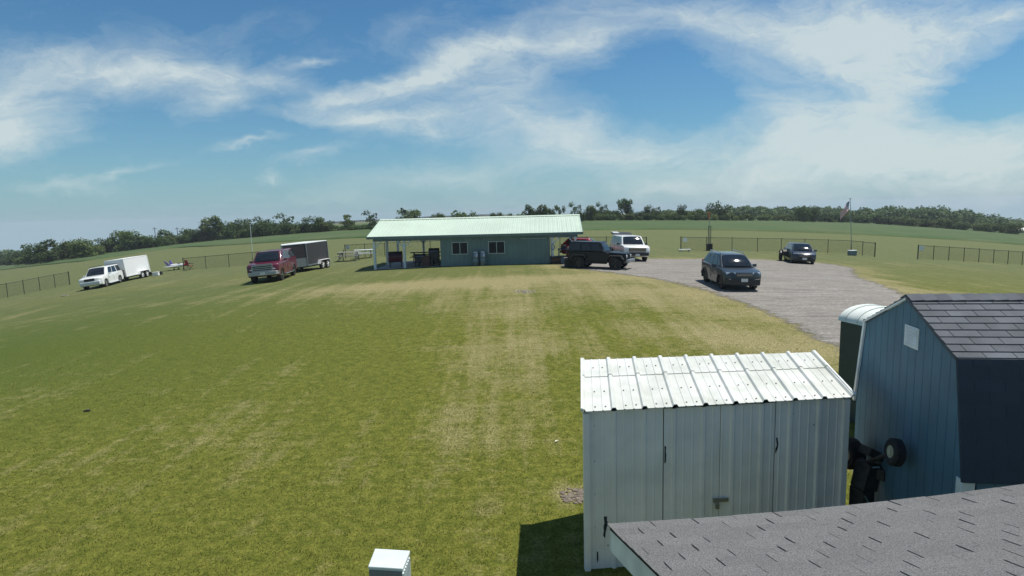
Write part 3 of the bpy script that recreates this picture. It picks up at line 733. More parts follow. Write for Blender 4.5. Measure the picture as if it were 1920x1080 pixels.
m = MB(); m.prism([(PW / 2 - .2, PR - .04), (PW / 2, PR + .035), (PW / 2 + .2, PR - .04), (PW / 2 + .2, PR - .02), (PW / 2, PR + .06), (PW / 2 - .2, PR - .02)], -.34, PL + .34, axis='X'); m.build('ridge_cap', M['pav_roof'], pav)
for yy_ in (-.36, PW + .36):
    m = MB(); m.box((PL / 2, yy_, PH - .06), (PL + .62, .03, .17)); m.build('fascia', M['pav_roof'] if 0 else M['pav_wall'], pav)
for xx_ in (-.335, PL + .335):
    for s_ in (-1, 1):
        m = MB(); m.bar((xx_, PW / 2 + s_ * (PW / 2 + .36), PH - .07), (xx_, PW / 2, PR - .07), .03, .16); m.build('rake_board', M['pav_wall'], pav)
for xx_ in (.06, PL - .06):
    m = MB(); m.prism([(.0, PH - .12), (PW, PH - .12), (PW / 2, PR - .16)], xx_ - .03, xx_ + .03, axis='X'); m.build('gable_panel', M['pav_wall'], pav)
for yy_ in (0.0, PW):
    m = MB(); m.box((PL / 2, yy_, PH - .21), (PL, .10, .22)); m.build('header_beam', M['pav_white'] if yy_ else M['barrel'], pav)
m = MB(); m.box((PL / 2, PW / 2, PH - .10), (PL - .1, PW - .14, .03)); m.build('ceiling', M['wood_grey'], pav)
m = MB()
vs = []
for (a, b) in ((-.1, -.15), (E0, -.15), (E1, -.15), (PL + .1, -.15), (PL + .1, PW + .15), (E1, PW + .15), (E0, PW + .15), (-.1, PW + .15)): vs.append((a, b, pz(a, b) + .03))
m.add(vs, [tuple(range(8))]); m.build('floor_slab', M['concrete'], pav)
def brace(mb, x, y, sx): mb.bar((x + .05 * sx, y, 1.50), (x + .48 * sx, y, PH - .3), .07, .07)
for (lx, ly, b1, b2) in ((.06, 0, 0, 1), (2.1, 0, 1, 1), (13.6, 0, 1, 0), (.06, PW, 0, 1), (2.1, PW, 1, 1), (.06, PW * .5, 0, 0), (3.9, PW, 1, 1), (13.6, PW, 1, 0), (12.1, PW, 0, 1), (12.08, -.0, 0, 1)):
    m = MB(); z0 = pz(lx, ly) - .1; m.box((lx, ly, (z0 + PH - .3) / 2), (.15, .15, PH - .3 - z0)); p_ = m.build('post', M['pav_white'], pav)
    for b_, sx_ in ((b1, -1), (b2, 1)):
        if b_:
            m = MB(); brace(m, lx, ly, sx_); m.build('brace', M['pav_white'], p_)
# enclosed room
m = MB(); zb = min(pz(E0, 0), pz(E1, 0)) - .15
X1 = Vector((1, 0, 0)); Y1 = Vector((0, 1, 0))
WIN = [(5.34, 6.44), (7.80, 8.92)]; wz0, wz1 = .93, 1.77
holes = [E0] + [q for wn_ in WIN for q in wn_] + [E1]
for i in range(0, len(holes), 2): rib_strip(m, Vector((0, -.06, 0)), X1, Z3, -Y1, holes[i], holes[i + 1], PH - .1, .305, E0, .014, .004, v0=zb)
for a, b in WIN:
    rib_strip(m, Vector((0, -.06, 0)), X1, Z3, -Y1, a, b, wz0, .305, E0, .014, .004, v0=zb); rib_strip(m, Vector((0, -.06, 0)), X1, Z3, -Y1, a, b, PH - .1, .305, E0, .014, .004, v0=wz1)
m.build('front_wall', M['pav_wall'], pav, 30)
m = MB(); rib_strip(m, Vector((0, PW + .06, 0)), X1, Z3, Y1, E0, E1, PH - .1, .305, E0, .014, .004, v0=zb - .1); m.build('back_wall', M['pav_wall'], pav, 30)
for xx_, sg in ((E0, -1), (E1, 1)):
    m = MB(); rib_strip(m, Vector((xx_, 0, 0)), Y1, Z3, X1 * sg, -.05, PW + .05, PH - .1, .305, 0, .014, .004, v0=zb - .1); m.build('end_wall', M['pav_wall'], pav, 30)
for a, b in WIN:
    m = MB(); t_ = .05
    for (c_, d_) in ((((a + b) / 2, -.072, wz0 + t_ / 2), (b - a, .06, t_)), (((a + b) / 2, -.072, wz1 - t_ / 2), (b - a, .06, t_)), ((a + t_ / 2, -.072, (wz0 + wz1) / 2), (t_, .06, wz1 - wz0 - 2 * t_)), ((b - t_ / 2, -.072, (wz0 + wz1) / 2), (t_, .06, wz1 - wz0 - 2 * t_)), (((a + b) / 2, -.068, (wz0 + wz1) / 2), (.04, .04, wz1 - wz0 - 2 * t_))): m.box(c_, d_)
    wf = m.build('window', M['frame_grey'], pav)
    m = MB(); m.box(((a + b) / 2, -.05, (wz0 + wz1) / 2), (b - a - .02, .01, wz1 - wz0 - .02)); m.build('pane', M['glass_dark'], wf)
m = MB(); m.box((10.85, -.12, 1.90), (1.75, .05, .05)); m.build('door_track', M['steel_grey'], pav)
m = MB(); rib_strip(m, Vector((0, -.085, 0)), X1, Z3, -Y1, 9.9, 11.85, 1.86, .305, E0, .014, .004, v0=.06); m.build('sliding_door', M['pav_wall'], pav, 30)

# ------------------------------------------------------------------ things under and beside the pavilion
def PP(lx, ly, dz=0.0):
    q = po + Matrix.Rotation(pa, 3, 'Z') @ Vector((lx, ly, 0)); return Vector((q.x, q.y, gz(q.x, q.y) + dz))
def barrel(px_l, label):
    t = thing('barrel', label, 'barrel', PP(px_l, -.42), 0, 'barrels against the teal wall')
    m = MB(); m.lathe([(.20, 0), (.215, .02), (.215, .29), (.222, .30), (.215, .31), (.215, .59), (.222, .60), (.215, .61), (.215, .86), (.20, .88)], n=20); m.build('drum', M['barrel'], t, 40)
    m = MB(); m.lathe([(.225, .885), (.225, .905), (.12, .95), (.04, .96), (.04, 1.0), (.001, 1.0)], n=20); m.build('lid', M['barrel'], t, 40)
    return t
barrel(6.98, 'grey blue barrel by the teal wall, nearest to the first window'); barrel(7.46, 'grey blue barrel by the teal wall, close to the second window')

def picnic_table(name, label, loc, rz, L_=1.8, top='wood_grey', legs='steel_grey', group=None, fold=False):
    t = thing(name, label, 'picnic table', loc, rz, group)
    m = MB()
    for i in range(5): m.box((0, -.3 + i * .15, .74), (L_, .14, .04))
    m.build('tabletop', M[top], t)
    for s_ in (-1, 1):
        m = MB()
        for j in range(2): m.box((0, s_ * (.62 + j * .14 - .07), .45), (L_, .13, .04))
        m.build('bench', M[top], t)
    for s_ in (-1, 1):
        m = MB(); x_ = s_ * (L_ / 2 - .25)
        m.bar((x_, -.6, 0), (x_, -.18, .72), .06, .05); m.bar((x_, .6, 0), (x_, .18, .72), .06, .05); m.bar((x_ + .05, -.72, .41), (x_ + .05, .72, .41), .05, .05); m.build('leg', M[legs], t)
    return t
picnic_table('picnic_table', 'weathered picnic table with pale top in the grass left of the pavilion', gp(655, 489), radians(-4), 1.9, 'wood_grey', 'steel_grey')
picnic_table('picnic_table', 'pale topped picnic table close to the left end of the pavilion', gp(683, 484), radians(20), 1.7, 'pav_white', 'wood_grey')
picnic_table('picnic_table', 'dark picnic table with pale top under the open left end of the pavilion', PP(2.75, 3.9, .04), radians(3), 2.2, 'wood_dark', 'wood_dark')
picnic_table('picnic_table', 'dark picnic table under the pavilion roof beside the teal wall', PP(3.3, 1.4, .04), radians(4), 1.5, 'wood_dark', 'black_plastic')
t = thing('grill', 'maroon lidded barbecue grill on dark legs under the pavilion', 'grill', PP(1.25, .9, .04), radians(10))
m = MB(); m.lathe([(.05, -.5), (.36, -.46), (.36, .46), (.05, .5)], axis='X', n=18, c=(0, 0, .70)); m.build('drum', M['maroon_enamel'], t, 40)
m = MB(); m.prism([(-.38, .86), (.38, .86), (.30, 1.0), (.12, 1.08), (-.12, 1.08), (-.30, 1.0)], -.48, .48, axis='X'); m.build('lid', M['black_plastic'], t)
for sx_ in (-1, 1):
    for sy_ in (-1, 1):
        m = MB(); m.bar((sx_ * .38, sy_ * .26, 0), (sx_ * .38, sy_ * .22, .5), .05); m.build('leg', M['black_plastic'], t)
m = MB(); m.box((0, -.46, .72), (.9, .22, .03)); m.build('shelf', M['black_plastic'], t)
for (lx, ly, lb, cl_, hh) in ((3.05, .5, 'dark covered box grill on a cart under the pavilion roof', 'black_plastic', .75), (3.98, .75, 'dark tall grill beside the teal end wall under the pavilion', 'black_plastic', 1.05)):
    t = thing('box_grill', lb, 'grill', PP(lx, ly, .04), radians(3))
    m = MB(); m.box((0, 0, hh * .62), (.72, .5, hh * .5)); m.build('body', M[cl_], t, bevel=.03)
    m = MB(); m.prism([(-.25, hh * .88), (.25, hh * .88), (.2, hh * 1.05), (.05, hh * 1.13), (-.1, hh * 1.1), (-.24, hh * .98)], -.36, .36, axis='X'); m.build('lid', M[cl_], t)
    m = MB(); m.tube((-.25, -.28, hh * .95), (.25, -.28, hh * .95), .015); m.build('handle', M['chrome'], t)
    for sx_ in (-1, 1): m = MB(); m.box((sx_ * .32, 0, hh * .18), (.05, .45, hh * .36)); m.build('leg', M['black_plastic'], t)
t = thing('wooden_crate', 'reddish brown wooden box beside the grill under the pavilion', 'crate', PP(3.5, .35, .03), 0)
m = MB(); m.box((0, 0, .35), (.55, .5, .7)); m.build('crate_body', M['wood_dark'], t, bevel=.015)
m = MB()
for i in range(4): m.box((0, -.262, .1 + i * .17), (.55, .018, .13))
m.build('slats', M['wood_dark'], t)
# chair on the lawn behind the picnic table
def chair(name, label, loc, rz, mt):
    t = thing(name, label, 'folding chair', loc, rz)
    m = MB(); m.box((0, 0, .43), (.5, .48, .03)); m.build('seat', M[mt], t)
    m = MB(); m.box((0, .28, .72), (.52, .03, .55), rx=-.2); m.build('backrest', M[mt], t)
    for sx_ in (-1, 1):
        m = MB(); m.bar((sx_ * .25, -.25, 0), (sx_ * .25, .25, .45), .025); m.bar((sx_ * .25, .28, 0), (sx_ * .25, -.22, .43), .025); m.bar((sx_ * .28, -.25, .62), (sx_ * .28, .28, .62), .04); m.build('leg', M['black_plastic'], t)
chair('folding_chair', 'dark folding chair at the end of the weathered picnic table', gp(638, 489.5), radians(-70), 'black_plastic')

# right open end
t = thing('workbench', 'blue topped work table under the right open end of the pavilion', 'table', PP(12.95, .9, .03), 0)
m = MB(); m.box((0, 0, .88), (.95, .6, .05)); m.build('tabletop', M['blue_plastic'], t)
for sx_ in (-1, 1):
    for sy_ in (-1, 1): m = MB(); m.box((sx_ * .43, sy_ * .25, .43), (.05, .05, .86)); m.build('leg', M['steel_grey'], t)
t = thing('camp_stove', 'dark cooker standing on the blue topped table', 'cooker', PP(12.85, .9, .935), 0)
m = MB(); m.box((0, 0, .08), (.36, .3, .16)); m.build('body', M['black_plastic'], t, bevel=.02); m = MB(); m.lathe([(.14, .165), (.15, .2), (.1, .25), (.02, .27)], n=16); m.build('pot_lid', M['steel_grey'], t, 40)
t = thing('storage_bin', 'dark low storage bin on the ground beside the black off-roader', 'bin', gp(1071, 500), radians(-4))
m = MB(); m.box((0, 0, .26), (.85, .6, .52)); m.build('body', M['black_plastic'], t, bevel=.03); m = MB(); m.box((0, 0, .545), (.9, .64, .05)); m.build('lid', M['pale_stone'], t, bevel=.01)
t = thing('pallet_stack', 'dark slatted pallets stacked against the end of the teal wall', 'pallets', PP(12.3, -.15, .0), 0)
for i in range(4):
    m = MB(); m.box((0, 0, .06 + i * .14), (.62, .7, .03)); m.box((0, -.28, .01 + i * .14), (.62, .1, .09)); m.box((0, .28, .01 + i * .14), (.62, .1, .09)); m.build('pallet', M['black_plastic'] if i % 2 else M['wood_dark'], t)
t = thing('garden_hose', 'grey hose hung in a coil on the white post by the teal wall', 'hose', PP(12.1, -.12, 0), 0)
m = MB()
for j in range(5):
    R_ = .10 + .008 * j; pts = [(R_ * cos(q), -.02 * j - .02, 1.12 + R_ * 1.5 * sin(q)) for q in np.linspace(0, 2 * pi, 17)]
    for a, b in zip(pts[:-1], pts[1:]): m.tube(a, b, .012, n=6)
m.build('coil', M['steel_grey'], t)
t = thing('safety_banner', 'red banner strip stretched along the far side of the pavilion right end', 'banner', PP(12.7, PW + .22, 0), pa)
m = MB()
for i in range(10):
    a, b = -1.05 + i * .21, -.84 + i * .21
    m.hexa([(a, .02 * sin(i * 1.7), 1.62), (b, .02 * sin(i * 1.7 + 1.7), 1.62 - .008), (b, .02 * sin(i * 1.7 + 1.7) + .008, 1.62), (a, .02 * sin(i * 1.7) + .008, 1.62), (a, .02 * sin(i * 1.7), 1.78), (b, .02 * sin(i * 1.7 + 1.7), 1.78), (b, .02 * sin(i * 1.7 + 1.7) + .008, 1.78), (a, .02 * sin(i * 1.7) + .008, 1.78)])
m.build('cloth', M['red_fabric'], t)
m = MB(); m.box((-1.05, 0, .85), (.05, .05, 1.95)); m.build('upright', M['fence_black'], t)

# ------------------------------------------------------------------ vehicles
def wheel(parent, x, y, r, wd, side, rim_mat='alloy', spokes=6):
    m = MB(); m.lathe([(r * .66, -wd * .4), (r * .8, -wd / 2), (r * .95, -wd * .45), (r, -wd * .25), (r, wd * .25), (r * .95, wd * .45), (r * .8, wd / 2), (r * .66, wd * .4)], axis='Y', n=28, cap=False)
    o = m.build('wheel', M['rubber'], parent, 45); o.location = (x, y, r)
    m = MB(); yo = side * wd * .40
    m.lathe([(r * .66, -wd * .4), (r * .68, 0), (r * .66, wd * .4)], axis='Y', n=28, cap=False)
    m.lathe([(.001, side * wd * .10), (r * .64, side * wd * .10)], axis='Y', n=28, cap=False, mi=1)
    for i in range(spokes):
        t_ = 2 * pi * i / spokes; d = Vector((cos(t_), 0, sin(t_))); m.bar(d * r * .1 + Vector((0, yo, 0)), d * r * .65 + Vector((0, yo, 0)), r * .17, .03)
    m.lathe([(.001, yo - .02), (r * .17, yo - .02), (r * .15, yo + side * .02), (.001, yo + side * .02)], axis='Y', n=14)
    m.build('rim', [M[rim_mat], M['black_plastic']], o, 40)
    return o

def bilerp(q, s, t): return (q[0] * (1 - s) + q[1] * s) * (1 - t) + (q[3] * (1 - s) + q[2] * s) * t
def panel(name, q, s0, s1, t0, t1, out, mt, parent, bulge=0.0, n=6, thick=.008, skew=None):
    """curved glass or trim panel on the quad q=(bl,br,tr,tl); lifted 'out' along the outward normal"""
    q = [Vector(v) for v in q]; nr = (q[1] - q[0]).cross(q[3] - q[0]).normalized()
    m = MB(); vs = []
    for lay in (0, -thick):
        for j in range(n + 1):
            for i in range(n + 1):
                s = s0 + (s1 - s0) * i / n; t = t0 + (t1 - t0) * j / n
                if skew: s = s0 + (s1 - s0) * i / n + (skew[0] * (1 - i / n) + skew[1] * i / n) * (j / n)
                e = 1 - (2 * i / n - 1) ** 2; f = 1 - (2 * j / n - 1) ** 2
                vs.append(bilerp(q, s, t) + nr * (out + lay + bulge * (.5 * e + .5 * f)))
    k = n + 1; fs = []
    for lay in (0, 1):
        for j in range(n):
            for i in range(n):
                b = lay * k * k + j * k + i; fs.append((b, b + 1, b + k + 1, b + k))
    ed = [j * k for j in range(k)]
    def strip(idx):
        for a, b in zip(idx[:-1], idx[1:]): fs.append((a, b, b + k * k, a + k * k))
    strip([i for i in range(k)]); strip([n * k + i for i in range(k)]); strip(ed); strip([j * k + n for j in range(k)])
    m.add(vs, fs); return m.build(name, M[mt], parent, 40)

def vehicle(name, label, cat, x, y, yaw, P, group=None):
    v = thing(name, label, cat, group=group); seat_on_ground(v, x, y, yaw); v.scale = (P.get('sc', 1),) * 3
    L_, W_, r = P['L'], P['W'], P['r']; hw = W_ / 2; gc = P['gc']; paint = M[P['paint']]
    xr, xf = -L_ / 2, L_ / 2; wr_, wf_ = P['wx']
    # side outline: bottom from rear to front with wheel arches, then over the top
    pts = [(xr + .04, gc + .12), (xr + .15, gc)]
    for wx in (wr_, wf_):
        ra = r * 1.16
        dz = gc - r; a0 = math.acos(max(-1, min(1, dz / ra)))
        ang = np.linspace(pi / 2 + a0, pi / 2 - a0, 11) if False else None
        hx = sqrt(max(0, ra * ra - dz * dz))
        th0 = atan2(dz, -hx); th1 = atan2(dz, hx)
        if th0 < 0: th0 += 2 * pi
        for k in range(11):
            t_ = th0 + (th1 - th0) * k / 10; pts.append((wx + ra * cos(t_), r + ra * sin(t_)))
    pts += [(xf - .18, gc), (xf - .05, gc + .10)]
    top = P['top']            # list of (x, z) from the front up over the hood and along the belt to the rear
    pts += top
    nP = len(pts); zs_top = max(z for _, z in top)
    m = MB(); ts = (-1, -.985, -.93, -.6, 0, .6, .93, .985, 1); rings = []
    for t_ in ts:
        a = abs(t_); ring = []
        for (px, pz_) in pts:
            pull = (.0 if a < .5 else ((a - .5) / .5) ** 2.2) * P.get('round', .16)
            fx = px - math.copysign(pull, px) * max(0, (abs(px) / (L_ / 2) - .72) / .28) if abs(px) > .72 * L_ / 2 else px
            drop = {1: .075, .985: .03, .93: .008}.get(a, 0) * max(0, min(1, (pz_ - gc - .35) / .25))
            inn = .03 * max(0, min(1, (.45 - (pz_ - gc)) / .45)) if a > .9 else 0
            ring.append((fx, t_ * (hw - inn), pz_ - drop))
        rings.append(ring)
    vs = [p for ring in rings for p in ring]
    fs = []
    for k in range(len(ts) - 1):
        for i in range(nP): fs.append((k * nP + i, k * nP + (i + 1) % nP, (k + 1) * nP + (i + 1) % nP, (k + 1) * nP + i))
    fs += [tuple(range(nP - 1, -1, -1)), tuple(range((len(ts) - 1) * nP, len(ts) * nP))]
    m.add(vs, fs); body = m.build('body', paint, v, 38)
    # dark underside between the wheels
    m = MB(); m.box((0, 0, gc + .16), (L_ * .9, W_ * .62, .2)); m.build('underbody', M['black_plastic'], v)
    # greenhouse
    g = P['gh']; zb, zt = g['zb'], g['zt']; b0, b1, t0, t1 = g['b0'], g['b1'], g['t0'], g['t1']; wb, wt = g['wb'] / 2, g['wt'] / 2
    B = lambda xx, s: Vector((xx, s * wb, zb)); T = lambda xx, s: Vector((xx, s * wt, zt))
    c8 = [B(b0, -1), B(b1, -1), B(b1, 1), B(b0, 1), T(t0, -1), T(t1, -1), T(t1, 1), T(t0, 1)]
    m = MB(); m.hexa(c8); cab = m.build('cabin', M[P.get('roof_paint', P['paint'])], v, 40, bevel=.07, seg=3)
    # gentle roof crown
    for vx in cab.data.vertices:
        if vx.co.z > zt - .09: vx.co.z += .035 * (1 - (vx.co.y / wt) ** 2) - .05 * ((vx.co.x - (t0 + t1) / 2) / (t1 - t0) * 2) ** 4 * .5
    front = (B(b1, -1), B(b1, 1), T(t1, 1), T(t1, -1)); rear = (B(b0, 1), B(b0, -1), T(t0, -1), T(t0, 1))
    panel('windshield', front, .07, .93, .06, .91, .006, 'car_glass', v, bulge=.085)
    panel('rear_window', rear, .10, .90, .15, .86, .006, 'car_glass', v, bulge=.03)
    for s_ in (-1, 1):
        q = (B(b0, s_), B(b1, s_), T(t1, s_), T(t0, s_)) if s_ < 0 else (B(b1, s_), B(b0, s_), T(t0, s_), T(t1, s_))
        for a, b in P['sidewin']:
            if s_ > 0: a, b = 1 - b, 1 - a
            panel('side_window', q, a, b, .10, .86, .005, 'car_glass', v, n=3)
    # face
    fz = P['front']
    for s_ in (-1, 1):
        m = MB(); hx, hy, hz, hl, hh, hd = fz['lamp']   # x, y, z, wide, high, deep
        m.hexa([Vector((hx - hd, s_ * (hy - hl / 2), hz - hh / 2)), Vector((hx - hd - .16 * fz.get('wrap', 1), s_ * (hy + hl / 2), hz - hh / 2 + .02)), Vector((hx - .17 * fz.get('wrap', 1), s_ * (hy + hl / 2), hz - hh / 2 + .02)), Vector((hx, s_ * (hy - hl / 2), hz - hh / 2)),
                Vector((hx - hd, s_ * (hy - hl / 2), hz + hh / 2)), Vector((hx - hd - .16 * fz.get('wrap', 1), s_ * (hy + hl / 2), hz + hh / 2)), Vector((hx - .19 * fz.get('wrap', 1), s_ * (hy + hl / 2), hz + hh / 2)), Vector((hx - .03, s_ * (hy - hl / 2), hz + hh / 2))])
        m.build('headlight', M['lamp'], v, bevel=.012)
        m = MB(); m.box((xr + .10, s_ * (hw - .16), P['tail']), (.08, .2, .32)); m.build('taillight', M['red_lens'], v, bevel=.015)
        m = MB(); mx_, mz = P['mirror']; m.hexa([Vector((mx_ + a, s_ * (hw + b), mz + c_)) for (a, b, c_) in ((-.05, .02, -.06), (.06, .02, -.06), (.05, .22, -.05), (-.05, .22, -.05), (-.05, .02, .08), (.04, .02, .08), (.02, .22, .1), (-.05, .22, .1))]); m.box((mx_, s_ * (hw - .01), mz - .05), (.06, .12, .04))
        m.build('mirror', M[fz.get('mirror', P['paint'])], v, bevel=.02)
    gxx, gz_, gw, gh_ = fz['grille']; m = MB(); m.box((gxx - .05, 0, gz_), (.12, gw, gh_)); gr = m.build('grille', M['black_plastic'], v, bevel=.015)
    m = MB()
    for i in range(fz.get('bars', 3)):
        z_ = gz_ + gh_ * ((i + .5) / fz.get('bars', 3) - .5); m.box((gxx + .016, 0, z_), (.014, gw * .96, gh_ * .11))
    if fz.get('surround'):
        for z_ in (-.5, .5): m.box((gxx + .012, 0, gz_ + z_ * gh_), (.03, gw + .06, .06))
        for y_ in (-.5, .5): m.box((gxx + .012, y_ * gw, gz_), (.03, .06, gh_ - .07))
    m.build('grille_bars', M[fz.get('barmat', 'black_plastic')], gr)
    bxx, bz, bw_, bh = fz['bumper']; m = MB()
    m.hexa([Vector(p) for p in ((bxx - .3, -bw_ / 2, bz - bh / 2), (bxx, -bw_ * .42, bz - bh / 2), (bxx, bw_ * .42, bz - bh / 2), (bxx - .3, bw_ / 2, bz - bh / 2), (bxx - .3, -bw_ / 2, bz + bh / 2), (bxx, -bw_ * .42, bz + bh / 2), (bxx, bw_ * .42, bz + bh / 2), (bxx - .3, bw_ / 2, bz + bh / 2))])
    m.build('front_bumper', M[fz.get('bumpmat', 'black_plastic')], v, bevel=.03)
    m = MB(); m.box((bxx + .012, 0, fz['plate']), (.012, .32, .16)); m.build('licence_plate', M['plate'], v)
    m = MB(); m.box((xr + .02, 0, gc + .2), (.16, W_ * .92, .2)); m.build('rear_bumper', M[fz.get('bumpmat', 'black_plastic')], v, bevel=.03)
    for wx in (wr_, wf_):
        for s_ in (-1, 1): wheel(v, wx, s_ * (hw - P['tw'] / 2 - .03), r, P['tw'], s_, P.get('rim', 'alloy'), P.get('spokes', 5))
    if P.get('rails'):
        for s_ in (-1, 1):
            m = MB(); m.tube((t0 + .1, s_ * (wt - .06), zt + .07), (t1 - .1, s_ * (wt - .06), zt + .07), .022, n=8); m.tube((t0 + .1, s_ * (wt - .06), zt), (t0 + .1, s_ * (wt - .06), zt + .07), .02); m.tube((t1 - .1, s_ * (wt - .06), zt), (t1 - .1, s_ * (wt - .06), zt + .07), .02); m.build('roof_rail', M[P['rails']], v, 40)
    if P.get('step'):
        for s_ in (-1, 1):
            m = MB(); m.tube((wr_ + r * 1.3, s_ * (hw + .03), gc - .02), (wf_ - r * 1.3, s_ * (hw + .03), gc - .02), .045, n=10); m.build('running_board', M[P['step']], v, 40)
    # arch trims
    if P.get('flare'):
        for wx in (wr_, wf_):
            for s_ in (-1, 1):
                m = MB(); ra = r * 1.16; an = np.linspace(pi * 1.08, -pi * .08, 13)
                for a, b in zip(an[:-1], an[1:]):
                    p = lambda q, e: Vector((wx + (ra + e) * cos(q), 0, r + (ra + e) * sin(q)))
                    y0, y1 = s_ * (hw - .06), s_ * (hw + .018)
                    w_ = lambda vv, yv: Vector((vv.x, yv, vv.z))
                    m.hexa([w_(p(a, -.03), y0), w_(p(b, -.03), y0), w_(p(b, -.03), y1), w_(p(a, -.03), y1), w_(p(a, .06), y0), w_(p(b, .06), y0), w_(p(b, .06), y1), w_(p(a, .06), y1)])
                m.build('arch_trim', M['black_plastic'], v)
    for s_ in (-1, 1):
        for xx in P.get('handles', ()):
            m = MB(); m.box((xx, s_ * (hw + .004), zb - .13), (.17, .025, .035)); m.build('door_handle', M[fz.get('mirror', P['paint'])], v)
    # door seams: thin dark grooves set on the flank
    m = MB()
    for s_ in (-1, 1):
        for xx in P.get('seams', ()): m.box((xx, s_ * (hw - .004), (gc + .12 + zb - .1) / 2 + .02), (.014, .014, zb - gc - .30))
    if P.get('seams'): m.build('door_seams', M['dark_gap'], v)
    return v

SUV = dict(L=4.75, W=1.86, r=.37, tw=.25, gc=.30, wx=(-1.42, 1.42), paint='paint_white', round=.2, tail=.95, mirror=(.72, 1.12),
           top=[(2.36, .62), (2.33, .92), (2.22, 1.0), (1.6, 1.08), (1.05, 1.11), (.4, 1.12), (-2.30, 1.12), (-2.36, 1.0), (-2.375, .6)],
           gh=dict(zb=1.09, zt=1.80, b0=-2.30, b1=1.12, t0=-2.08, t1=.40, wb=1.74, wt=1.42), sidewin=[(.04, .30), (.345, .60), (.63, .86)], seams=(.95, -.15, -1.1), handles=(.05, -.95),
           front=dict(lamp=(2.30, .68, .86, .36, .2, .1), grille=(2.36, .84, .82, .22), bars=2, bumper=(2.42, .52, 1.84, .30), plate=.55, bumpmat='paint_silver', mirror='paint_white'), rails='black_plastic', step='paint_silver', rim='alloy')
g1 = gp(176, 541)
vehicle('suv', 'white sport utility vehicle hitched in front of the white cargo trailer', 'SUV', g1.x - .0, g1.y + 1.2, radians(-78), dict(SUV, sc=.91))
EXC = dict(SUV, L=5.3, W=2.03, r=.42, tw=.28, gc=.42, wx=(-1.72, 1.72), paint='paint_maroon', tail=1.2, mirror=(1.05, 1.36), round=.14,
           top=[(2.63, .75), (2.63, 1.16), (2.55, 1.24), (1.9, 1.32), (1.25, 1.35), (.6, 1.34), (-2.58, 1.34), (-2.64, 1.2), (-2.65, .7)],
           gh=dict(zb=1.31, zt=2.02, b0=-2.58, b1=1.38, t0=-2.42, t1=.72, wb=1.92, wt=1.62), sidewin=[(.03, .30), (.335, .58), (.61, .86)], seams=(1.2, .15, -.95), handles=(.35, -.75),
           front=dict(lamp=(2.62, .82, 1.02, .30, .30, .1), grille=(2.64, 1.0, 1.26, .46), bars=4, surround=True, barmat='steel_paint', bumper=(2.72, .64, 2.04, .26), plate=.64, bumpmat='steel_paint', wrap=.6, mirror='paint_maroon'), rails=None, step='chrome', rim='chrome', spokes=6)
g2 = gp(489, 530.5)
vehicle('suv', 'maroon full size truck based wagon with chrome bumper hitched to the charcoal trailer', 'SUV', g2.x + .1, g2.y + 2.0, radians(-90 + 7), dict(EXC, sc=.93))
RAV = dict(SUV, L=4.35, W=1.82, r=.36, tw=.24, gc=.26, wx=(-1.32, 1.30), paint='paint_slate', tail=1.0, mirror=(.62, 1.10), round=.28,
           top=[(2.16, .55), (2.17, .78), (2.08, .92), (1.6, 1.02), (1.0, 1.08), (.3, 1.09), (-1.9, 1.14), (-2.1, 1.06), (-2.17, .6)],
           gh=dict(zb=1.06, zt=1.66, b0=-2.10, b1=1.18, t0=-1.55, t1=.34, wb=1.70, wt=1.30), sidewin=[(.10, .30), (.35, .58), (.61, .84)], seams=(.85, -.2, -1.0), handles=(-.02, -.9),
           front=dict(lamp=(2.14, .62, .86, .42, .12, .1), grille=(2.17, .78, .80, .14), bars=1, barmat='chrome', bumper=(2.20, .46, 1.78, .30), plate=.56, mirror='paint_slate'), rails='alloy', flare=True, step=None, rim='dark_alloy')
g3 = gp(1399, 546)
vehicle('suv', 'dark slate compact SUV with roof rails parked alone on the gravel', 'SUV', g3.x - .12, g3.y + 1.75, radians(-90 - 2), dict(RAV, sc=.90))
HAT = dict(SUV, L=4.0, W=1.70, r=.31, tw=.19, gc=.20, wx=(-1.25, 1.25), paint='paint_navy', tail=.9, mirror=(.78, .98), round=.26,
           top=[(1.98, .45), (2.0, .66), (1.9, .78), (1.5, .92), (1.15, .98), (.4, .98), (-1.85, 1.02), (-1.96, .9), (-2.0, .5)],
           gh=dict(zb=.95, zt=1.50, b0=-1.88, b1=1.30, t0=-1.42, t1=.46, wb=1.60, wt=1.18), sidewin=[(.10, .30), (.35, .56), (.59, .80)], seams=(.8, -.2), handles=(-.02,),
           front=dict(lamp=(1.96, .58, .74, .36, .15, .1), grille=(2.0, .60, .8, .10), bars=1, barmat='chrome', bumper=(2.03, .38, 1.66, .26), plate=.42, mirror='paint_navy'), rails=None, step=None, rim='alloy')
g4 = gp(1510, 495)
vehicle('hatchback', 'small navy hatchback at the far edge of the gravel by the fence', 'hatchback', g4.x + .25, g4.y + 1.5, radians(-90 - 15), dict(HAT, sc=.92))
RAM = dict(EXC, paint='paint_white', L=5.2, W=1.98, wx=(-1.6, 1.66), gc=.36, r=.40, tail=1.1, mirror=(.95, 1.26),
           top=[(2.58, .70), (2.58, 1.05), (2.48, 1.14), (1.9, 1.22), (1.25, 1.25), (.6, 1.24), (-2.52, 1.24), (-2.58, 1.1), (-2.6, .7)],
           gh=dict(zb=1.21, zt=1.88, b0=-2.50, b1=1.36, t0=-2.3, t1=.70, wb=1.86, wt=1.56),
           front=dict(lamp=(2.57, .80, .98, .26, .2, .1), grille=(2.59, .90, 1.30, .34), bars=2, barmat='chrome', bumper=(2.66, .58, 1.98, .24), plate=.52, bumpmat='black_plastic', wrap=.6, mirror='black_plastic'), rails=None, step=None, rim='dark_alloy')
g5 = gp(1185, 489.5)
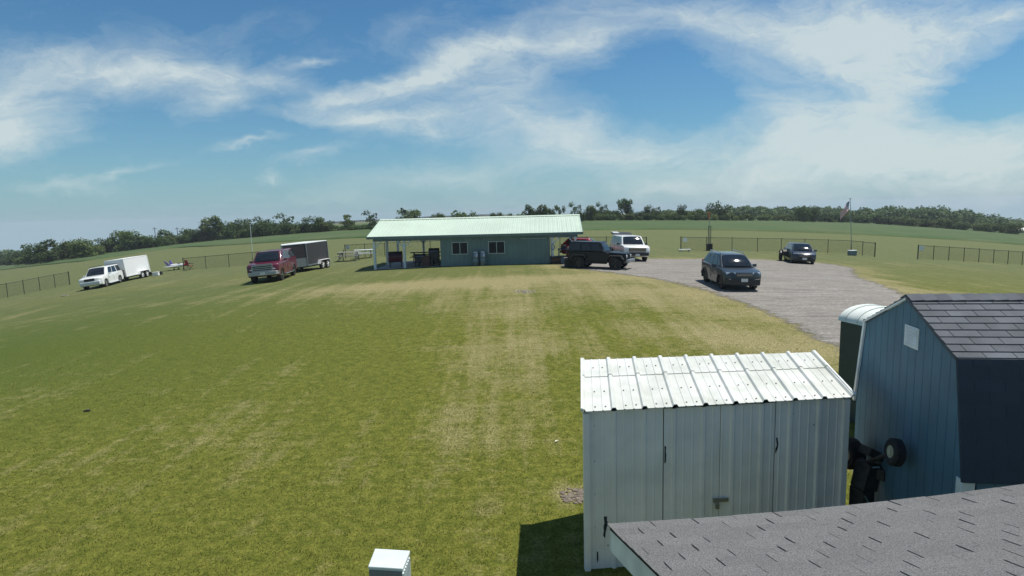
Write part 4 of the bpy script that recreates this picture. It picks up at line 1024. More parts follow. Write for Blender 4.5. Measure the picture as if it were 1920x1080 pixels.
ram = vehicle('suv', 'white sport utility vehicle with its tailgate raised, parked behind the black off-roader', 'SUV', g5.x + .1, g5.y + 1.7, radians(-90 + 3), dict(RAM, sc=.9))
m = MB(); m.hexa([Vector(p) for p in ((-2.25, -.82, 1.86), (-2.25, .82, 1.86), (-3.15, .80, 1.96), (-3.15, -.80, 1.96), (-2.25, -.82, 1.93), (-2.25, .82, 1.93), (-3.1, .80, 2.04), (-3.1, -.80, 2.04))]); m.build('tailgate', M['black_plastic'], ram, bevel=.02); m = MB(); m.box((-2.7, -.5, 2.03), (.8, .5, .03), ry=.1); m.build('tailgate_trim', M['paint_white'], ram)
g6 = gp(1088, 487)
vehicle('parked_car', 'red car mostly hidden between the pavilion and the black off-roader', 'car', g6.x + .75, g6.y + 3.0, radians(-12), dict(RAV, sc=.84, paint='paint_red', roof_paint='paint_red', front=dict(RAV['front'], mirror='paint_red'), rails='black_plastic'))

# black off-roader, built to its own boxy plan
JY = radians(-27); gj = gp(1128, 504.5)
jp = thing('off_roader', 'black boxy four door off-roader with rear spare wheel beside the pavilion', 'off-roader'); seat_on_ground(jp, gj.x - .05, gj.y + .65, JY); jp.scale = (.88,) * 3
K = M['paint_black']
m = MB(); m.prism([(-2.0, .55), (-1.45, .55), (-1.45, .9), (-.75, .9), (-.7, .48), (.85, .48), (.9, 1.1), (.75, 1.16), (-2.0, 1.18)], -.78, .78); m.build('body', K, jp, bevel=.02)
m = MB(); m.hexa([Vector(p) for p in ((.76, -.72, .6), (2.02, -.56, .6), (2.02, .56, .6), (.76, .72, .6), (.76, -.74, 1.17), (1.99, -.56, 1.10), (1.99, .56, 1.10), (.76, .74, 1.17))]); m.build('hood', K, jp, bevel=.04)
m = MB(); m.hexa([Vector(p) for p in ((-2.0, -.76, 1.17), (.62, -.76, 1.17), (.62, .76, 1.17), (-2.0, .76, 1.17), (-1.95, -.66, 1.84), (.28, -.66, 1.84), (.28, .66, 1.84), (-1.95, .66, 1.84))]); m.build('hard_top', K, jp, bevel=.05, seg=3)
A_ = lambda xx, s: Vector((xx, s * .76, 1.17)); B_ = lambda xx, s: Vector((xx, s * .66, 1.84))
panel('windshield', (A_(.62, -1), A_(.62, 1), B_(.28, 1), B_(.28, -1)), .08, .92, .12, .88, .006, 'car_glass', jp, bulge=.01)
for s_ in (-1, 1):
    q = (A_(-2.0, -1), A_(.62, -1), B_(.28, -1), B_(-1.95, -1)) if s_ < 0 else (A_(.62, 1), A_(-2.0, 1), B_(-1.95, 1), B_(.28, 1))
    for a, b in ((.04, .33), (.38, .62), (.67, .93)):
        if s_ > 0: a, b = 1 - b, 1 - a
        panel('side_window', q, a, b, .14, .84, .005, 'car_glass', jp, n=2)
panel('rear_window', (A_(-2.0, 1), A_(-2.0, -1), B_(-1.95, -1), B_(-1.95, 1)), .12, .88, .15, .85, .006, 'car_glass', jp, n=2)
m = MB(); m.box((2.03, 0, .86), (.05, 1.14, .46)); gr = m.build('grille', K, jp, bevel=.02)
for i in range(7): m = MB(); m.box((2.06, -.33 + i * .11, .86), (.012, .055, .36)); m.build('slot', M['dark_gap'], gr)
for s_ in (-1, 1):
    m = MB(); m.lathe([(.001, 0), (.10, 0), (.11, .03), (.09, .05), (.001, .06)], c=(2.055, s_ * .47, .90), axis='X', n=18); m.build('headlight', M['lamp'], jp, 40)
    for wx in (-1.18, 1.38):
        m = MB(); pr_ = [(wx - .62, .66), (wx - .55, .66), (wx - .36, .90), (wx + .36, .90), (wx + .52, .72), (wx + .60, .72), (wx + .40, .97), (wx - .40, .97)]
        m.prism(pr_, s_ * .62, s_ * .96); m.build('fender', M['black_plastic'], jp, bevel=.01)
        wheel(jp, wx, s_ * .80, .43, .28, s_, 'dark_alloy', 5)
    m = MB(); m.hexa([Vector((.55 + a, s_ * (.78 + b), 1.26 + c_)) for (a, b, c_) in ((-.05, .02, -.08), (.05, .02, -.08), (.05, .22, -.08), (-.05, .22, -.08), (-.05, .02, .1), (.05, .02, .1), (.05, .22, .1), (-.05, .22, .1))]); m.build('mirror', M['black_plastic'], jp, bevel=.02)
    m = MB(); m.box((-2.02, s_ * .68, .98), (.06, .14, .2)); m.build('taillight', M['red_lens'], jp)
    m = MB(); m.tube((-.72, s_ * .86, .42), (.82, s_ * .86, .42), .045, n=8); m.build('running_board', M['black_plastic'], jp, 40)
m = MB(); m.box((2.22, 0, .60), (.2, 1.55, .2)); m.tube((2.1, -.3, .5), (2.1, .3, .5), .05); m.build('front_bumper', M['steel_grey'], jp, bevel=.02)
m = MB(); m.box((-2.12, 0, .60), (.18, 1.5, .18)); m.build('rear_bumper', M['black_plastic'], jp, bevel=.02)
m = MB(); m.box((.1, 0, .52), (3.6, .9, .2)); m.build('underbody', M['black_plastic'], jp)
sp_ = wheel(jp, 0, 0, .42, .27, 1, 'dark_alloy', 5); sp_.name = 'spare_wheel'; sp_.location = (-2.20, .0, 1.06); sp_.rotation_euler = (0, 0, radians(90))

# ------------------------------------------------------------------ trailers
def trailer(name, label, x, y, yaw, L_, W_, z0, z1, body, roof, vn, fender_mat, axle, lower=None, r=.30):
    t = thing(name, label, 'trailer'); seat_on_ground(t, x, y, yaw)
    pl = [(-L_ / 2, -W_ / 2), (L_ / 2, -W_ / 2), (L_ / 2 + vn, 0), (L_ / 2, W_ / 2), (-L_ / 2, W_ / 2)] if vn else [(-L_ / 2, -W_ / 2), (L_ / 2, -W_ / 2), (L_ / 2, W_ / 2), (-L_ / 2, W_ / 2)]
    m = MB(); m.prism(pl, z0, z1, axis='Z'); m.build('box_body', M[body], t, bevel=.025)
    pr_ = [(a * 1.012, b * 1.015) for a, b in pl]; m = MB(); m.prism(pr_, z1 + .001, z1 + .07, axis='Z'); m.build('roof', M[roof], t, bevel=.02)
    # corner caps and seams
    for a, b in pl:
        m = MB(); m.box((a * 1.002, b * 1.004, (z0 + z1) / 2), (.06, .06, z1 - z0 - .02)); m.build('corner_trim', M['steel_grey'] if body == 'charcoal' else M['trailer_white'], t)
    m = MB()
    for s_ in (-1, 1): m.box((0, s_ * (W_ / 2 + .004), z0 + .05), (L_, .02, .09))
    m.build('bottom_rail', M['steel_grey'] if body == 'charcoal' else M['trailer_white'], t)
    if lower:
        for a, b in zip(pl[1:-2], pl[2:-1]) if vn else [(pl[1], pl[2])]:
            A0 = Vector((a[0], a[1], 0)); B0 = Vector((b[0], b[1], 0)); d = (B0 - A0).normalized(); n_ = Vector((d.y, -d.x, 0)); A0 += d * .03; B0 -= d * .03
            m = MB(); m.hexa([A0 + Z3 * z0, B0 + Z3 * z0, B0 + Z3 * z0 + n_ * .008, A0 + Z3 * z0 + n_ * .008, A0 + Z3 * (z0 + lower), B0 + Z3 * (z0 + lower), B0 + Z3 * (z0 + lower) + n_ * .008, A0 + Z3 * (z0 + lower) + n_ * .008]); m.build('stone_guard', M['diamond'], t)
    for s_ in (-1, 1):
        m = MB(); y0, y1 = s_ * (W_ / 2 + .0), s_ * (W_ / 2 + .26); ra = r + .07; ax = (axle - .36, axle + .36)
        m.prism([(ax[0] - ra - .05, r + .1), (ax[0] - ra + .1, 2 * r + .08), (ax[1] + ra - .1, 2 * r + .08), (ax[1] + ra + .05, r + .1), (ax[1] + ra + .02, r + .1), (ax[1] + ra - .12, 2 * r + .05), (ax[0] - ra + .12, 2 * r + .05), (ax[0] - ra - .02, r + .1)], min(y0, y1), max(y0, y1)); m.build('fender', M[fender_mat], t)
        for a_ in ax: wheel(t, a_, s_ * (W_ / 2 + .13), r, .20, s_, 'white_paint', 5)
    m = MB(); m.bar((L_ / 2 - .2, -.5, z0 - .05), (L_ / 2 + vn + 1.1, 0, z0 - .02), .08, .1); m.bar((L_ / 2 - .2, .5, z0 - .05), (L_ / 2 + vn + 1.1, 0, z0 - .02), .08, .1); m.tube((L_ / 2 + vn + .8, 0, .12), (L_ / 2 + vn + .8, 0, .8), .04); m.build('tongue', M['black_plastic'], t)
    m = MB(); m.box((0, 0, z0 - .06), (L_ * .96, W_ * .8, .1)); m.build('chassis', M['black_plastic'], t)
    return t
wt_ = gp(254, 525.5)
wtr = trailer('cargo_trailer', 'white enclosed cargo trailer with grey lower front and its rear ramp down', wt_.x - 1.5, wt_.y + 1.7, radians(-90 + 1), 3.5, 1.62, .40, 1.92, 'trailer_white', 'trailer_white', 0, 'trailer_white', -.55, lower=.62)
m = MB(); m.hexa([Vector(p) for p in ((-1.76, -.75, .36), (-1.76, .75, .36), (-3.2, .75, .02), (-3.2, -.75, .02), (-1.76, -.75, .42), (-1.76, .75, .42), (-3.2, .75, .07), (-3.2, -.75, .07))]); m.build('ramp', M['charcoal'], wtr)
dt_ = gp(604, 505.5)
dtr = trailer('cargo_trailer', 'charcoal enclosed cargo trailer with white roof and white fenders behind the maroon wagon', dt_.x - 1.35, dt_.y + .8, radians(-90 - 12), 3.0, 1.95, .40, 2.02, 'charcoal', 'trailer_white', 1.45, 'trailer_white', -.62, lower=.62, r=.31)
# small black trailer left of the hatchback
t = thing('utility_trailer', 'small black utility trailer with two tall tyres left of navy hatchback', 'trailer'); gq = gp(1470, 490); seat_on_ground(t, gq.x + .25, gq.y + .5, radians(-90 - 14)); t.scale = (.82,) * 3
m = MB(); m.box((0, 0, .68), (1.3, .62, .35)); m.prism([(-.65, .86), (.65, .86), (.5, 1.02), (-.5, 1.02)], -.30, .30); m.build('tub', M['black_plastic'], t, bevel=.03)
for s_ in (-1, 1):
    wheel(t, .1, s_ * .36, .42, .2, s_, 'dark_alloy', 5)
    m = MB(); m.prism([(-.35, .78), (-.2, .92), (.3, .92), (.5, .74), (.5, .72), (.28, .90), (-.18, .90), (-.35, .76)], s_ * .28, s_ * .46); m.build('mudguard', M['black_plastic'], t)
m = MB(); m.bar((.6, 0, .5), (1.5, 0, .45), .07); m.build('tongue', M['black_plastic'], t)

# things on the ground behind the white trailer
t = thing('loading_box', 'small white box on the grass behind the white trailer ramp', 'box'); q = gp(293, 517); seat_on_ground(t, q.x, q.y, .2)
m = MB(); m.box((0, 0, .16), (.5, .4, .32)); m.build('body', M['trailer_white'], t, bevel=.02); m = MB(); m.box((0, 0, .335), (.54, .44, .03)); m.build('lid', M['trailer_white'], t)
t = thing('equipment_case', 'dark equipment case on the grass at the end of the white trailer ramp', 'case'); q = gp(300, 515.5); seat_on_ground(t, q.x, q.y, .1)
m = MB(); m.box((0, 0, .17), (.42, .35, .3)); m.build('body', M['black_plastic'], t, bevel=.03); m = MB(); m.tube((-.1, -.19, .25), (.1, -.19, .25), .012); m.build('handle', M['steel_grey'], t)

# ------------------------------------------------------------------ model aeroplane
t = thing('model_aeroplane', 'large white and violet model jet with red nose standing on the grass', 'model aeroplane'); q = gp(334, 505.5); seat_on_ground(t, q.x, q.y, radians(-14))
m = MB(); m.lathe([(.02, -1.15), (.13, -1.05), (.19, -.5), (.21, 0), (.19, .45), (.13, .85)], c=(0, 0, .42), axis='X', n=16); m.build('fuselage', M['white_paint'], t, 50)
m = MB(); m.lathe([(.131, .851), (.10, 1.05), (.04, 1.25), (.005, 1.35)], c=(0, 0, .42), axis='X', n=16); m.build('nose', M['red_fabric'], t, 50)
m = MB(); m.lathe([(.01, .0), (.09, .12), (.11, .3), (.07, .5), (.01, .62)], c=(-.05, 0, .58), axis='X', n=12); m.build('canopy', M['car_glass'], t, 50)
for s_ in (-1, 1):
    m = MB(); m.hexa([Vector(p) for p in ((-.65, s_ * .15, .36), (.35, s_ * .15, .36), (-.35, s_ * 1.05, .40), (-.7, s_ * 1.05, .40), (-.65, s_ * .15, .42), (.35, s_ * .15, .42), (-.35, s_ * 1.05, .43), (-.7, s_ * 1.05, .43))]); m.build('wing', M['white_paint'] if s_ < 0 else M['purple'], t)
    m = MB(); m.hexa([Vector(p) for p in ((-1.1, s_ * .16, .5), (-.6, s_ * .16, .5), (-1.05, s_ * .34, .98), (-1.25, s_ * .34, .98), (-1.1, s_ * .2, .5), (-.6, s_ * .2, .5), (-1.05, s_ * .37, .98), (-1.25, s_ * .37, .98))]); m.build('tail_fin', M['purple'], t)
    m = MB(); m.hexa([Vector(p) for p in ((-1.2, s_ * .14, .42), (-.8, s_ * .14, .42), (-1.1, s_ * .6, .44), (-1.3, s_ * .6, .44), (-1.2, s_ * .14, .45), (-.8, s_ * .14, .45), (-1.1, s_ * .6, .46), (-1.3, s_ * .6, .46))]); m.build('tailplane', M['white_paint'], t)
for (xx, yy_) in ((.7, 0), (-.2, .3), (-.2, -.3)):
    m = MB(); m.tube((xx, yy_, .08), (xx, yy_ * .7, .36), .015); m.lathe([(.03, -.03), (.08, -.03), (.08, .03), (.03, .03)], c=(xx, yy_, .08), axis='Y', n=12); m.build('landing_gear', M['black_plastic'], t)
q = gp(356, 506); chair('folding_chair', 'red folding chair next to the model jet by the fence', (q.x, q.y, q.z), radians(150), 'red_fabric')

# ------------------------------------------------------------------ trees
rngt = np.random.default_rng(11)
def crown_mesh(name, lobes, n, leaf, mats, seed, trunk=True, trunk_r=.022, limbs=4, open_=0.0):
    """unit-height tree: leaf clumps scattered through several lobes; returns (crown mesh, trunk mesh)"""
    r = np.random.default_rng(seed); vs = []; fs = []; tone = []
    wts = np.array([l[3] * l[4] * l[5] for l in lobes]) ** .8; wts /= wts.sum()
    cl = r.uniform(-1, 1, (60, 3))
    for k in range(n):
        l = lobes[r.choice(len(lobes), p=wts)]
        d = r.normal(size=3); d /= np.linalg.norm(d); rad = r.uniform(.25, 1) ** .45
        rad *= 1 + .28 * sin(7 * d[0] + l[0] * 9) * cos(6 * d[2] + 5 * d[1] + seed)
        c = np.array(l[:3]) + d * rad * np.array(l[3:6])
        if open_ and sin(c[0] * 33 + seed) * cos(c[2] * 27 + c[1] * 21) > 1 - open_ * 1.6: continue
        s = leaf * r.uniform(.6, 1.5); nr = d * .7 + r.normal(size=3) * .6 + np.array([0, 0, .35]); nr /= np.linalg.norm(nr)
        a = np.cross(nr, r.normal(size=3)); a /= np.linalg.norm(a); b = np.cross(nr, a)
        o = len(vs); ph = r.uniform(0, 6.28); m_ = 5
        for q in range(m_):
            t = ph + 2 * pi * q / m_; rr = s * r.uniform(.55, 1.15); vs.append(tuple(c + a * rr * cos(t) + b * rr * sin(t) * .8 + nr * s * r.uniform(-.2, .2)))
        fs.append(tuple(range(o, o + m_))); tn = np.clip(.35 + .3 * r.normal() + .25 * sin(l[0] * 40 + l[2] * 17), 0, 1); tone += [tn] * m_
    me = bpy.data.meshes.new(name + '_crown'); me.from_pydata(vs, [], fs); at = me.attributes.new('tone', 'FLOAT', 'POINT'); at.data.foreach_set('value', np.array(tone, np.float32)); me.materials.append(mats)
    tm = None
    if trunk:
        mb = MB(); base = Vector((0, 0, -.03)); prev = base; rr = trunk_r
        zc = min(l[2] for l in lobes); top = Vector((0, 0, max(l[2] for l in lobes)))
        for k in range(1, 5):
            p = base.lerp(top, k / 4) + Vector((r.uniform(-.02, .02), r.uniform(-.02, .02), 0)); mb.tube(prev, p, rr, rr * .72, 7); prev = p; rr *= .72
        for l in lobes[:limbs]:
            st = base.lerp(top, r.uniform(.25, .55)); mb.tube(st, Vector(l[:3]), trunk_r * .5, trunk_r * .15, 6)
        me_o = mb.build(name + '_trunk', M['bark'], None, 50); tm = me_o.data; bpy.data.objects.remove(me_o)
    return me, tm
def lobes_of(kind, seed):
    r = np.random.default_rng(seed); L_ = []
    if kind == 'round':
        L_ = [(0, 0, .58, .36, .36, .34), (0, 0, .28, .38, .36, .24)] + [(r.uniform(-.3, .3), r.uniform(-.3, .3), .15, .2, .2, .13) for _ in range(3)] + [(r.uniform(-.3, .3), r.uniform(-.3, .3), r.uniform(.38, .8), r.uniform(.14, .22), r.uniform(.14, .22), r.uniform(.12, .18)) for _ in range(8)]
    elif kind == 'tall':
        L_ = [(r.uniform(-.12, .12), r.uniform(-.12, .12), z, .17 * (1.25 - abs(z - .5)), .17, .14) for z in (.1, .22, .36, .5, .64, .78, .9)] + [(r.uniform(-.24, .24), r.uniform(-.2, .2), r.uniform(.25, .8), .12, .12, .1) for _ in range(5)]
    elif kind == 'ragged':
        L_ = [(r.uniform(-.26, .26), r.uniform(-.2, .2), z, r.uniform(.11, .18), r.uniform(.11, .17), r.uniform(.09, .14)) for z in np.linspace(.22, .86, 11)] + [(0, 0, .15, .2, .18, .14), (.1, 0, .28, .2, .18, .14)]
    elif kind == 'open':
        L_ = [(r.uniform(-.42, .42), r.uniform(-.3, .3), r.uniform(.45, .9), r.uniform(.12, .2), r.uniform(.12, .18), r.uniform(.08, .13)) for _ in range(8)]
    elif kind == 'bush':
        L_ = [(r.uniform(-.5, .5), r.uniform(-.35, .35), r.uniform(.22, .6), r.uniform(.25, .4), r.uniform(.25, .35), r.uniform(.25, .38)) for _ in range(8)]
    return L_
PROTO = {}
for kind, n, leaf in (('round', 2300, .034), ('tall', 1500, .032), ('ragged', 1100, .032), ('open', 800, .034), ('bush', 1100, .055)):
    for sh in ('dark', 'light'):
        for v in range(2):
            PROTO[kind, sh, v] = crown_mesh(kind, lobes_of(kind, hash_ := (len(kind) * 31 + v * 7 + (3 if sh == 'light' else 0))), n, leaf, M['leaf_' + sh], hash_ + 1, trunk=kind != 'bush' or True, open_=.35 if kind in ('ragged', 'open') else .12)
ntree = 0
def tree(px, base, top, wid, kind, sh, label, group=None, Y=None, name='tree', cat='tree'):
    """a tree standing at the far end of the sight line px/base, tall enough to reach 'top'"""
    global ntree
    g = gp(px, base) if Y is None else None
    if g is None or g.y > 330: Y = Y or 330; u = ray(px, base); x = u.x / u.y * Y; g = Vector((x, Y, gz(x, Y)))
    h = 0.0; tp = aty(px, top, g.y).z; h = max(.8, tp - g.z + .3); w_ = wid / F * g.y
    cm_, tm_ = PROTO[kind, sh, ntree % 2]; ntree += 1
    ext = {'round': .86, 'tall': .56, 'ragged': .66, 'open': 1.05, 'bush': 1.45}[kind]
    t = thing(name, label, cat, g, random.uniform(0, 6.28) if kind != 'ragged' else 0, group)
    sx = w_ / ext; t.scale = (sx, sx, h / .97)
    c = bpy.data.objects.new('crown', cm_); COL.objects.link(c); c.parent = t
    if tm_: k = bpy.data.objects.new('trunk', tm_); COL.objects.link(k); k.parent = t
    return t
GL = 'trees of the hedgerow along the left of the field'
T_ = [
 (6, 498, 468, 44, 'round', 'dark', 'dark round tree at the lowest left end of the hedgerow', GL), (32, 497, 469, 34, 'round', 'dark', 'low dark tree next to the pale bush at the hedgerow end', GL),
 (66, 496, 457, 40, 'round', 'dark', 'dark green tree rising behind the pale bush at the hedgerow end', GL), (90, 494, 453, 38, 'tall', 'dark', 'upright dark tree left of the two pale bushy trees', GL),
 (112, 489, 463, 34, 'bush', 'light', 'pale low bush between two pale trees in the hedgerow', GL), (132, 487, 449, 44, 'round', 'light', 'pale green bushy tree above and left of white wagon roof', GL), (155, 485, 451, 44, 'round', 'light', 'pale green bushy tree directly above the white wagon', GL), (178, 481, 458, 36, 'bush', 'light', 'pale low tree beside the tall dark trees above the cargo trailer', GL),
 (48, 498, 478, 36, 'bush', 'light', 'pale bush in front of the hedgerow at its lowest end', GL), (20, 498, 482, 34, 'bush', 'dark', 'low dark bush beneath the hedgerow end', GL),
 (206, 475, 446, 34, 'round', 'dark', 'dark tree above the left edge of the white trailer', GL), (228, 472, 432, 46, 'round', 'dark', 'tall broad dark tree above the white trailer roof', GL), (250, 470, 432, 44, 'round', 'dark', 'broad dark tree above the white trailer, right one of two', GL), (273, 467, 442, 34, 'round', 'dark', 'lower dark tree just right of the two broad dark ones', GL), (291, 465, 442, 26, 'bush', 'dark', 'low dark tree left of the narrow upright tree', GL),
 (313, 461, 433, 28, 'tall', 'dark', 'narrow upright tree above the model jet', GL), (333, 459, 440, 24, 'bush', 'dark', 'low dark tree right of the narrow upright tree', GL), (352, 457, 428, 30, 'round', 'dark', 'round tree left of the tall pale pair', GL), (372, 455, 429, 34, 'round', 'dark', 'round tree touching the tall pale pair', GL),
 (392, 453, 412, 36, 'tall', 'light', 'tall pale green tree, left of a tall pair in the hedgerow', GL), (413, 451, 409, 34, 'tall', 'dark', 'tall tree, right of a tall pair in the hedgerow', GL), (432, 450, 415, 28, 'round', 'dark', 'dark round tree right of the tall pair', GL), (452, 447, 410, 40, 'round', 'dark', 'dark broad tree just left of the thin white pole', GL), (471, 446, 418, 28, 'round', 'dark', 'dark tree directly behind the thin white pole', GL),
 (490, 445, 407, 30, 'ragged', 'dark', 'ragged tree with a spiky top just right of the thin white pole', GL), (492, 445, 415, 36, 'round', 'dark', 'dark rounded tree under the spiky top right of the pole', GL), (507, 443, 412, 30, 'round', 'dark', 'dark round tree left of the tallest ragged crown', GL), (522, 442, 418, 28, 'round', 'dark', 'dark low tree under the tallest ragged crown', GL), (534, 441, 401, 34, 'ragged', 'dark', 'tallest ragged crown of the hedgerow above the maroon wagon', GL), (540, 441, 418, 30, 'round', 'dark', 'dark rounded tree below the tallest ragged crown', GL),
 (558, 439, 417, 28, 'bush', 'dark', 'low dark tree right of the tallest ragged crown', GL), (577, 438, 407, 24, 'ragged', 'dark', 'ragged tree above the charcoal trailer, left of two', GL), (576, 438, 420, 28, 'round', 'dark', 'low round tree above the charcoal trailer roof', GL), (598, 437, 406, 28, 'round', 'dark', 'round topped tree above the charcoal trailer, right of two', GL), (610, 436, 415, 34, 'round', 'light', 'pale broad tree at the right end of the dense hedgerow', GL), (590, 437, 420, 32, 'bush', 'dark', 'low dark bush over the charcoal trailer', GL),
 (632, 434, 423, 28, 'bush', 'dark', 'small shrub right of the dense hedgerow', GL), (652, 433, 404, 36, 'open', 'light', 'loose pale tree standing alone left of the pavilion roof', GL), (655, 433, 415, 26, 'round', 'light', 'pale rounded shrub under the loose pale tree', GL), (673, 432, 422, 26, 'bush', 'dark', 'low shrub between the loose pale tree and the leaning tree', GL), (694, 431, 396, 26, 'ragged', 'dark', 'dark leaning ragged tree beside the pavilion roof peak', GL), (688, 431, 421, 28, 'bush', 'dark', 'low dark bush beneath the leaning ragged tree', GL),
]
GC = 'trees rising beyond the pavilion roof'
T_ += [
 (770, 424, 393, 46, 'round', 'light', 'round pale tree rising beyond the left part of the pavilion roof', GC), (748, 424, 405, 16, 'bush', 'dark', 'tiny tree left of the round pale tree beyond the roof', GC), (815, 424, 402, 24, 'round', 'dark', 'small dark tree beyond the roof, left of the low broad crown', GC), (828, 424, 400, 18, 'round', 'light', 'small pale tree beyond the roof beside the small dark one', GC), (868, 423, 396, 50, 'bush', 'dark', 'low broad crown beyond the middle of the pavilion roof', GC),
 (925, 422, 399, 16, 'round', 'dark', 'small dark tree beyond the roof, left of a close pair', GC), (937, 422, 399, 18, 'round', 'dark', 'small dark tree beyond the roof, right of a close pair', GC), (957, 422, 399, 24, 'bush', 'dark', 'low tree beyond the roof right of the close pair', GC), (976, 421, 400, 18, 'bush', 'dark', 'low bush beyond the roof left of the group of upright trees', GC),
 (992, 420, 387, 20, 'tall', 'dark', 'dark upright tree at the left of the group beyond the roof', GC), (1003, 420, 392, 14, 'round', 'dark', 'short tree between upright trees beyond the roof', GC), (1012, 419, 387, 17, 'tall', 'light', 'upright pale tree in the group beyond the roof', GC), (1020, 419, 388, 14, 'tall', 'dark', 'thin upright tree in the middle of the group beyond the roof', GC), (1028, 419, 390, 16, 'round', 'light', 'pale rounded tree in the group beyond the roof', GC), (1037, 419, 391, 14, 'round', 'dark', 'dark small tree at the right of the group beyond the roof', GC), (1050, 418, 384, 24, 'open', 'dark', 'open branching tree with sky gaps beyond the roof', GC), (1078, 417, 380, 22, 'ragged', 'dark', 'ragged tree standing alone near the right roof end', GC), (1091, 417, 393, 14, 'bush', 'dark', 'low tree beside the lone ragged tree near the roof end', GC),
]
GR = 'trees at the far edge of the field right of the pavilion'
T_ += [
 (1107, 415, 386, 26, 'round', 'light', 'pale round topped tree just right of the pavilion roof', GR), (1119, 414, 393, 26, 'round', 'dark', 'dark low tree right of the pale round topped tree', GR), (1128, 414, 380, 20, 'ragged', 'dark', 'tall ragged tree left of the tallest far tree', GR), (1136, 414, 394, 30, 'round', 'dark', 'dark bushy tree under the tall ragged tree', GR), (1152, 414, 393, 34, 'bush', 'dark', 'dark wide thicket at the foot of the tallest far tree', GR), (1167, 414, 371, 34, 'open', 'dark', 'tallest far tree, with a high spreading crown on bare trunk', GR), (1178, 414, 378, 18, 'tall', 'dark', 'slim dark tree clinging to the right of the tallest far tree', GR), (1185, 413, 397, 26, 'bush', 'dark', 'dark thicket right of the tallest far tree', GR), (1197, 413, 397, 16, 'round', 'dark', 'small dark round tree above the white vehicle with raised tailgate', GR), (1211, 413, 390, 18, 'tall', 'dark', 'dark upright tree left of the ragged crown', GR), (1225, 413, 385, 24, 'ragged', 'dark', 'ragged crown among dark trees above the white vehicle', GR), (1228, 413, 395, 30, 'round', 'dark', 'dark round tree under the ragged crown', GR),
 (1246, 413, 396, 30, 'bush', 'light', 'pale shrub left end of the pale thicket', GR), (1265, 413, 397, 30, 'bush', 'light', 'pale wide shrub in the thicket beneath the ball shaped tree', GR), (1276, 413, 384, 18, 'round', 'dark', 'ball shaped dark tree above the white fence sign', GR), (1290, 413, 394, 30, 'bush', 'light', 'pale shrub right of the ball shaped tree', GR), (1308, 413, 392, 30, 'round', 'dark', 'dark rounded tree left of the bare topped tree', GR), (1335, 414, 379, 24, 'ragged', 'dark', 'bare topped ragged tree behind the windsock', GR), (1348, 414, 384, 34, 'round', 'dark', 'broad dark tree right beside the bare topped tree', GR), (1326, 414, 394, 28, 'bush', 'dark', 'dark bush below the windsock', GR),
 (1372, 415, 398, 30, 'bush', 'light', 'pale shrub right of the broad dark tree', GR), (1398, 415, 400, 34, 'bush', 'light', 'pale bush in front of the wood, left one', GR), (1432, 415, 401, 38, 'bush', 'light', 'pale wide bush in front of the wood left of a square dark tree', GR), (1462, 415, 402, 38, 'bush', 'light', 'pale bush touching the square dark tree', GR), (1486, 416, 402, 34, 'bush', 'light', 'light bush tucked against the square dark tree', GR), (1505, 417, 386, 28, 'round', 'dark', 'square dark tree above the navy hatchback', GR), (1522, 417, 386, 28, 'round', 'dark', 'dark tree merged with the square dark tree above the hatchback', GR),
]
for (px, b, t, w_, k, sh, lb, grp) in T_: tree(px, b, t, w_, k, sh, lb, grp)
for i, px in enumerate(range(1546, 1930, 24)):
    b = float(np.interp(px, [1546, 1600, 1700, 1800, 1900], [417, 418, 424, 431, 440])); w_ = random.uniform(24, 36)
    tree(px + random.uniform(-5, 5), b + .5, b - random.uniform(15, 22), w_, random.choice(['round', 'bush', 'round']), random.choice(['light', 'dark', 'light']), 'low tree in the front row of the wood on the right', 'front trees of the wood on the right')
hx = [0, 100, 190, 300, 400, 510, 620, 690]; hb = [497, 490, 477, 463, 451.5, 443, 434, 431.5]
for i, px in enumerate(list(range(4, 640, 15)) + [650, 664, 678, 700, 714]):
    b = float(np.interp(px, hx, hb)); hgt = random.uniform(14, 21) if px < 620 else random.uniform(7, 10)
    tree(px + random.uniform(-4, 4), b + .3, b - hgt, random.uniform(22, 32), random.choice(['bush', 'round', 'bush']), random.choice(['dark', 'dark', 'light']), 'low bushy undergrowth tree at the foot of the left hedgerow', 'bushes at the foot of the left hedgerow', name='bush', cat='bush')
for i, px in enumerate(range(1100, 1360, 17)):
    tree(px + random.uniform(-4, 4), 414.5, 414.5 - random.uniform(9, 15), random.uniform(20, 28), random.choice(['bush', 'round']), random.choice(['dark', 'dark', 'light']), 'low bush in the thicket at the far field edge right of the pavilion', 'bushes of the thicket right of the pavilion', name='bush', cat='bush')
